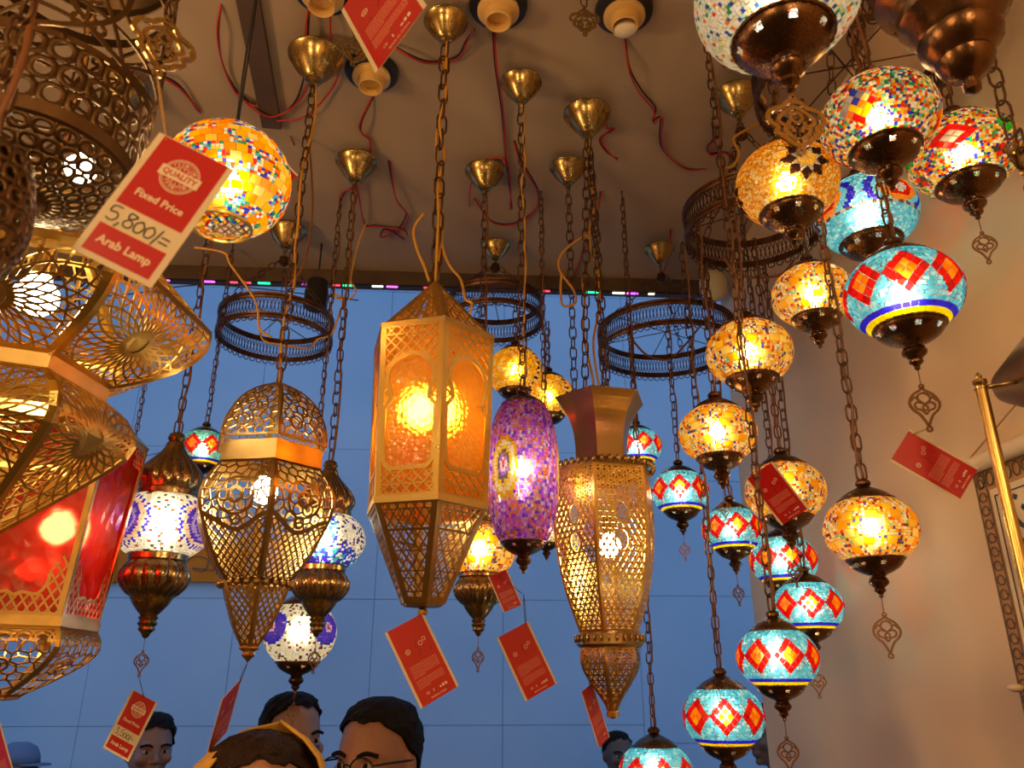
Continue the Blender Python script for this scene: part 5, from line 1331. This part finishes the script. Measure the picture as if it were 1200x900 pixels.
for uu in (.006, .030): stroke(mb, f, [(uu, .004), (uu, sh-.004)], .0018, .0006)
link('border_pattern', mb.mesh('border_pattern'), WOODD, rt)
mb = MB()
def calli(cu, cv, s, strokes):
    for pts in strokes:
        P_ = catmull([(cu+x*s, cv+y*s) for x, y in pts], 5); ribbon(mb, f, P_, s*.16, .0008)
calli(.075, .085, .045, [[(0, -.5), (.15, .1), (.5, .35), (.75, 0), (.5, -.3)], [(-.2, .5), (.2, .8), (.7, .55), (.8, .9)], [(.9, -.5), (1.0, .4)], [(.2, -.7), (.35, -.6)]])
for row in range(4):
    for col in range(4):
        rr = random.Random(row*7+col); cu, cv = .12+col*.07, .32+row*.10
        calli(cu, cv, .035, [[(-.9, .1+rr.uniform(-.2, .2)), (-.4, .5), (.4, .55), (.9, .1), (.8, -.4)], [(rr.uniform(-.5, .5), -1.0), (rr.uniform(-.3, .3), .2)], [(-.2, .9), (.05, .95)], [(.3, -.6), (.6, -.7), (.5, -.3)]])
link('calligraphy', mb.mesh('calligraphy'), INK, rt)
mb = MB(); tube(mb, [S(-.012, -.008, .012), S(sw+.012, -.008, .012)], .013, 14); link('top_roll', mb.mesh('top_roll', True, 50), IVORY, rt)
nail = at_wall(1192, 472, .012); nl = nail-Vector((WALL_X-.005, tl.y, tl.z))
mb = MB(); tube(mb, [S(.0, -.014, .012), tuple(nl)], .0014, 5); tube(mb, [S(sw, -.014, .012), tuple(nl)], .0014, 5); link('hanging_cord', mb.mesh('hanging_cord'), STRG, rt)
mb = MB(); tube(mb, [tuple(nl+Vector((.01, 0, 0))), tuple(nl-Vector((.008, 0, 0)))], .0025, 8); link('nail', mb.mesh('nail'), BRASS, rt)
# pale shell-like wall hook low on the right
q = at_wall(1200, 806, .0); rt = root('wall_peg', q, 'pale rounded peg on the tan wall in the lower right corner', 'peg')
mb = MB(); ellipsoid(mb, (-.012, .0, 0), .012, .011, .006, 16, 10); link('peg_head', mb.mesh('peg_head', True), IVORY, rt)
mb = MB(); tube(mb, [(0, 0, 0), (-.01, 0, 0)], .006, 10); link('stem', mb.mesh('stem', True), IVORY, rt)

# ================================================================== people below
SKINS = {}
def skin(c, n):
    if n not in SKINS: SKINS[n] = principled(n, c, .5, 0, .15, 20)
    return SKINS[n]
HEADS = [(0, .002, .002, 0), (-.006, .035, .030, 0), (-.02, .064, .052, 0), (-.045, .087, .069, 0), (-.08, .098, .077, 0), (-.11, .099, .078, .002), (-.135, .095, .074, .006), (-.165, .086, .067, .011), (-.19, .074, .057, .018), (-.212, .056, .043, .028), (-.224, .030, .024, .034)]
def sect(z):
    zs = [-s[0] for s in HEADS]; return [float(np.interp(-z, zs, [s[i] for s in HEADS])) for i in (1, 2, 3)]
def loft(mb, secs, seg=20):
    """secs: (x, y, z, rx, ry)"""
    o = len(mb.v)
    for x, y, z, rx, ry in secs:
        for k in range(seg): t = 2*PI*k/seg; mb.v.append((x+rx*math.cos(t), y+ry*math.sin(t), z))
    n = len(secs)
    for i in range(n-1):
        for k in range(seg): mb.f.append((o+i*seg+k, o+(i+1)*seg+k, o+(i+1)*seg+(k+1) % seg, o+i*seg+(k+1) % seg))
    mb.f.append(tuple(o+k for k in range(seg))); mb.f.append(tuple(o+(n-1)*seg+k for k in reversed(range(seg))))
def person(px, py, zc, turn, label, sk, hairc, shirt, hairline=.048, vol=.012, nod=0.0, extra=None, face=True):
    top = at_zc(px, py, zc); Hh = top.z-vol
    rt = root('person', (top.x, top.y, 0), label, 'person', None, face_cam(top.x, top.y)+math.radians(turn))
    mb = MB()
    loft(mb, [(s[3], 0, Hh+s[0], s[1], s[2]) for s in HEADS], 24)
    loft(mb, [(-.012, 0, Hh-.15, .058, .056), (-.014, 0, Hh-.24, .056, .055), (-.018, 0, Hh-.29, .062, .066), (-.02, 0, Hh-.31, .07, .10)])
    z = lambda k: Hh*k
    loft(mb, [(-.02, 0, Hh-.30, .065, .09), (-.02, 0, Hh-.335, .09, .15), (-.015, 0, Hh-.38, .11, .18), (-.01, 0, z(.70), .12, .175), (0, 0, z(.60), .105, .15), (0, 0, z(.53), .11, .165), (0, 0, z(.48), .10, .16)])
    for s in (-1, 1):
        loft(mb, [(0, s*.085, z(.52), .085, .08), (0, s*.088, z(.40), .072, .068), (.005, s*.09, z(.28), .055, .052), (-.005, s*.09, z(.18), .052, .048), (0, s*.09, z(.05), .036, .036), (.0, s*.09, .03, .042, .038)])
        loft(mb, [(.01, s*.09, .08, .045, .038), (.05, s*.09, .045, .09, .042), (.06, s*.092, .004, .11, .045)])
        loft(mb, [(-.015, s*.185, Hh-.345, .05, .045), (-.02, s*.215, z(.72), .045, .042), (-.02, s*.235, z(.62), .037, .036), (.01, s*.245, z(.54), .034, .032), (.03, s*.245, z(.475), .025, .022), (.035, s*.245, z(.455), .03, .018), (.04, s*.243, z(.42), .032, .016), (.042, s*.242, z(.40), .022, .014)])
        for j in range(4): tube(mb, [(.018+j*.016, s*.243, z(.415)), (.02+j*.016, s*.241, z(.385)), (.024+j*.015, s*.235, z(.368+.006*abs(j-1.5)))], [.0085, .008, .0065], 6)
        tube(mb, [(.055, s*.235, z(.445)), (.078, s*.228, z(.425)), (.082, s*.224, z(.405))], [.010, .009, .007], 6)
        ellipsoid(mb, (-.008, s*.078, Hh-.125), .020, .010, .031, 10, 8)
    # brow, nose, lips, cheeks
    ellipsoid(mb, (.088, 0, Hh-.098), .018, .055, .012, 12, 6)
    loft(mb, [(.098, 0, Hh-.105, .008, .008), (.108, 0, Hh-.13, .011, .010), (.120, 0, Hh-.147, .013, .014), (.112, 0, Hh-.158, .014, .018)], 10)
    for s in (-1, 1): ellipsoid(mb, (.078, s*.042, Hh-.142), .024, .026, .024, 10, 6)
    ellipsoid(mb, (.098, 0, Hh-.176), .014, .024, .006, 10, 6); ellipsoid(mb, (.096, 0, Hh-.186), .014, .021, .007, 10, 6); ellipsoid(mb, (.082, 0, Hh-.21), .02, .022, .014, 10, 6)
    b = link('body', mb.mesh('body', True), sk, rt); m = b.modifiers.new('skin', 'REMESH'); m.mode = 'VOXEL'; m.voxel_size = .007; m.use_smooth_shade = True
    sm = b.modifiers.new('smooth', 'SMOOTH'); sm.factor = .6; sm.iterations = 3
    if face:
        mb = MB()
        for s in (-1, 1): ellipsoid(mb, (.088, s*.032, Hh-.119), .012, .014, .0062, 12, 8)
        link('eyes', mb.mesh('eyes', True), principled('eye_white', (.38, .34, .30), .3) if 'eye_white' not in MATS else MATS['eye_white'], rt)
        mb = MB()
        for s in (-1, 1): ellipsoid(mb, (.0965, s*.032, Hh-.119), .006, .0062, .0062, 10, 6); tube(mb, catmull([(.101, s*.014, Hh-.101), (.101, s*.034, Hh-.094), (.088, s*.056, Hh-.100)], 5), .0045, 6)
        link('brows_and_irises', mb.mesh('brows_and_irises', True), hairc, rt)
    # hair: shell from the crown to a hairline that drops towards the back
    mb = MB(); seg = 40; n = 12; o = 0; rr = random.Random(int(px))
    for lay, ext in ((0, 1.0), (1, 0.0)):
        for i in range(n+1):
            for k in range(seg):
                a = 2*PI*k/seg; c = math.cos(a); dep = hairline+((1-c)/2)**1.5*(.175-hairline)+.004*math.sin(a*7+px)*max(0, c)+.002*math.sin(a*17)
                if abs(a-PI/2) < .28 or abs(a-3*PI/2) < .28: dep += .012
                z = -dep*i/n; rx, ry, ox = sect(max(z, -.224)); t = i/n
                k2 = (vol*(1-.45*t)+.003*math.sin(a*9+i))*ext-(.004 if not ext else 0); k2 += (.006*rr.random() if ext else 0)
                mb.v.append((ox+(rx+k2)*math.cos(a)-.004, (ry+k2)*math.sin(a), Hh+z+(vol*(1-t)**1 if ext else -.004)))
    L_ = (n+1)*seg
    for lay in (0, 1):
        for i in range(n):
            for k in range(seg):
                q = (lay*L_+i*seg+k, lay*L_+i*seg+(k+1) % seg, lay*L_+(i+1)*seg+(k+1) % seg, lay*L_+(i+1)*seg+k)
                mb.f.append(q if lay else q[::-1])
    for k in range(seg): mb.f.append((n*seg+k, n*seg+(k+1) % seg, L_+n*seg+(k+1) % seg, L_+n*seg+k))
    link('hair', mb.mesh('hair', True), hairc, rt)
    # shirt and trousers over the body
    mb = MB(); e = .012
    loft(mb, [(-.018, 0, Hh-.285, .068+e, .074+e), (-.02, 0, Hh-.305, .075+e, .10+e), (-.02, 0, Hh-.335, .09+e, .15+e), (-.015, 0, Hh-.38, .11+e, .185+e), (-.01, 0, z_(Hh, .70), .12+e, .18+e), (0, 0, z_(Hh, .60), .108+e, .155+e), (0, 0, z_(Hh, .50), .112+e, .17+e)])
    for s in (-1, 1): loft(mb, [(-.015, s*.18, Hh-.335, .05+e, .05+e), (-.02, s*.215, z_(Hh, .72), .047+e, .044+e), (-.02, s*.233, z_(Hh, .63), .042+e, .040+e)])
    sh_ = link('shirt', mb.mesh('shirt', True), shirt, rt); m = sh_.modifiers.new('cloth', 'REMESH'); m.mode = 'VOXEL'; m.voxel_size = .012; m.use_smooth_shade = True
    mb = MB(); loft(mb, [(0, 0, z_(Hh, .515), .118, .172), (0, 0, z_(Hh, .48), .115, .175), (0, 0, z_(Hh, .45), .10, .165)])
    for s in (-1, 1): loft(mb, [(0, s*.085, z_(Hh, .50), .095, .088), (0, s*.088, z_(Hh, .40), .085, .08), (.0, s*.09, z_(Hh, .25), .068, .066), (0, s*.09, z_(Hh, .06), .058, .056)])
    tr = link('trousers', mb.mesh('trousers', True), principled('dark_trousers', (.03, .035, .05), .8) if 'dark_trousers' not in MATS else MATS['dark_trousers'], rt); m = tr.modifiers.new('cloth', 'REMESH'); m.mode = 'VOXEL'; m.voxel_size = .013; m.use_smooth_shade = True
    if extra: extra(rt, Hh)
    return rt
def z_(Hh, k): return Hh*k
HAIRK = principled('black_hair', (.010, .008, .007), .75, 0, .3, 60, .6, 120, spec=.15); HAIRB = principled('dark_brown_hair', (.028, .013, .007), .7, 0, .3, 60, .6, 120, spec=.2)
def glasses(rt, Hh):
    mb = MB()
    for s in (-1, 1):
        ribbon(mb, lambda x, y: (.116, x, y), [(s*.034+.027*math.cos(a), Hh-.122+.021*math.sin(a)) for a in [2*PI*k/24 for k in range(24)]], .0028, .003, True)
        tube(mb, [(.116, s*.060, Hh-.115), (.09, s*.079, Hh-.112), (-.005, s*.084, Hh-.112), (-.02, s*.083, Hh-.125)], .0022, 6)
    tube(mb, catmull([(.117, -.009, Hh-.118), (.12, 0, Hh-.114), (.117, .009, Hh-.118)], 4), .0018, 6)
    link('glasses', mb.mesh('glasses', True), principled('dark_metal_frame', (.05, .04, .035), .25, .9), rt)
def face_mask(rt, Hh):
    mb = MB(); n = 10; vs = []
    for i in range(n+1):
        z = -.130-.088*i/n; rx, ry, ox = sect(z)
        for k in range(17):
            a = -1.5+3.0*k/16; bul = .016*math.exp(-(a/.6)**2)*math.sin(PI*min(1, i/n+.15)); vs.append((ox+(rx+.010+bul)*math.cos(a), (ry+.008)*math.sin(a), Hh+z))
    mb.add(vs, [(i*17+k, (i+1)*17+k, (i+1)*17+k+1, i*17+k+1) for i in range(n) for k in range(16)])
    for s in (-1, 1): tube(mb, [(.01, s*.078, Hh-.145), (-.02, s*.088, Hh-.115)], .002, 5)
    solid(link('face_mask', mb.mesh('face_mask', True), BLACKP, rt), .002)
def scarf(rt, Hh):
    mb = MB(); seg = 36; n = 14; vs = []
    for i in range(n+1):
        t = i/n; z = .012-.36*t; rx, ry, ox = sect(max(-.13, min(0, z)))
        for k in range(seg+1):
            a = 1.02+(2*PI-2.04)*k/seg; e = .028+.02*t+.03*max(0, t-.5)
            vs.append((ox+(rx+e)*math.cos(a)-.014-.0*t, (ry+e)*math.sin(a)*(1+.25*max(0, t-.6)), Hh+z+.012*math.cos(a*.5)))
    mb.add(vs, [(i*(seg+1)+k, (i+1)*(seg+1)+k, (i+1)*(seg+1)+k+1, i*(seg+1)+k+1) for i in range(n) for k in range(seg)])
    solid(link('headscarf', mb.mesh('headscarf', True), principled('yellow_cloth', (.72, .40, .05), .8, 0, .2, 30), rt), .004)
def cap(rt, Hh):
    mb = MB(); loft(mb, [(0, 0, Hh-.075, .106, .087), (0, 0, Hh-.04, .10, .083), (0, 0, Hh-.005, .08, .066), (0, 0, Hh+.014, .04, .034)], 24)
    c_ = link('cap', mb.mesh('cap', True), principled('blue_cap', (.10, .16, .28), .8), rt)
    mb = MB(); loft(mb, [(.11, 0, Hh-.072, .075, .062), (.112, 0, Hh-.078, .072, .06)], 24); link('brim', mb.mesh('brim', True), MATS['blue_cap'], c_)
SHIRT_K = principled('charcoal_shirt', (.03, .03, .035), .85); SHIRT_B = principled('pale_blue_shirt', (.42, .55, .70), .8); SHIRT_O = principled('ochre_dress', (.45, .25, .06), .85)
person(307, 855, 1.22, 6, 'woman with dark hair in a yellow headscarf, only forehead and hair in view', skin((.45, .20, .10), 'warm_skin'), HAIRB, SHIRT_O, .030, .010, extra=scarf)
person(447, 816, 1.75, -32, 'man in glasses with thick black hair, head just above the bottom edge', skin((.36, .17, .09), 'brown_skin'), HAIRK, SHIRT_K, .034, .014, extra=glasses)
person(346, 810, 2.35, 25, 'man wearing a black face mask standing behind the headscarfed woman', skin((.33, .17, .10), 'brown_skin_two'), HAIRK, SHIRT_K, .026, .013, extra=face_mask)
person(181, 834, 3.05, 15, 'dark-haired man half hidden behind the 3,500 price tag', skin((.25, .12, .07), 'deep_brown_skin'), HAIRK, SHIRT_K, .034, .018)
person(24, 872, 3.6, 40, 'person in a blue cap at the lower left edge', skin((.2, .1, .06), 'dark_skin'), HAIRK, SHIRT_K, .06, .006, extra=cap)
person(723, 856, 4.4, 20, 'young man with short hair in front of the blue wall, between two chains', skin((.12, .06, .04), 'very_dark_skin'), HAIRK, SHIRT_B, .034, .006)
person(905, 822, 3.2, -60, 'person in pale blue shirt mostly hidden behind the right wall edge', skin((.2, .1, .06), 'dark_skin'), HAIRK, SHIRT_B, .05, .012)

# ================================================================== glowing globes added out of view to brighten the ceiling, walls and metalwork
for x, y, z, lab in ((-.85, -.70, 2.2, 'added round fill light at the rear left of the stall'), (.30, -.95, 2.2, 'added round fill light at the rear right of the stall'), (-1.35, .55, 2.0, 'added round fill light beside the left wall of the stall')):
    rt = root('fill_globe', (x, y, z), lab, 'lamp', 'added fill lights outside the picture')
    m_ = MATS.get('fill_glow') or emit('fill_glow', (1.0, .62, .28), 40)
    mb = MB(); lathe(mb, [(.13, .03), (.125, .05), (.09, .10), (0, .13), (-.09, .10), (-.125, .05), (-.13, .03)], 20); link('fill_shell', mb.mesh('fill_shell', True), m_, rt)
    mb = MB(); tube(mb, [(0, 0, .12), (0, 0, CEIL-z)], .003, 6); link('cord', mb.mesh('cord'), WIRE_K, rt)
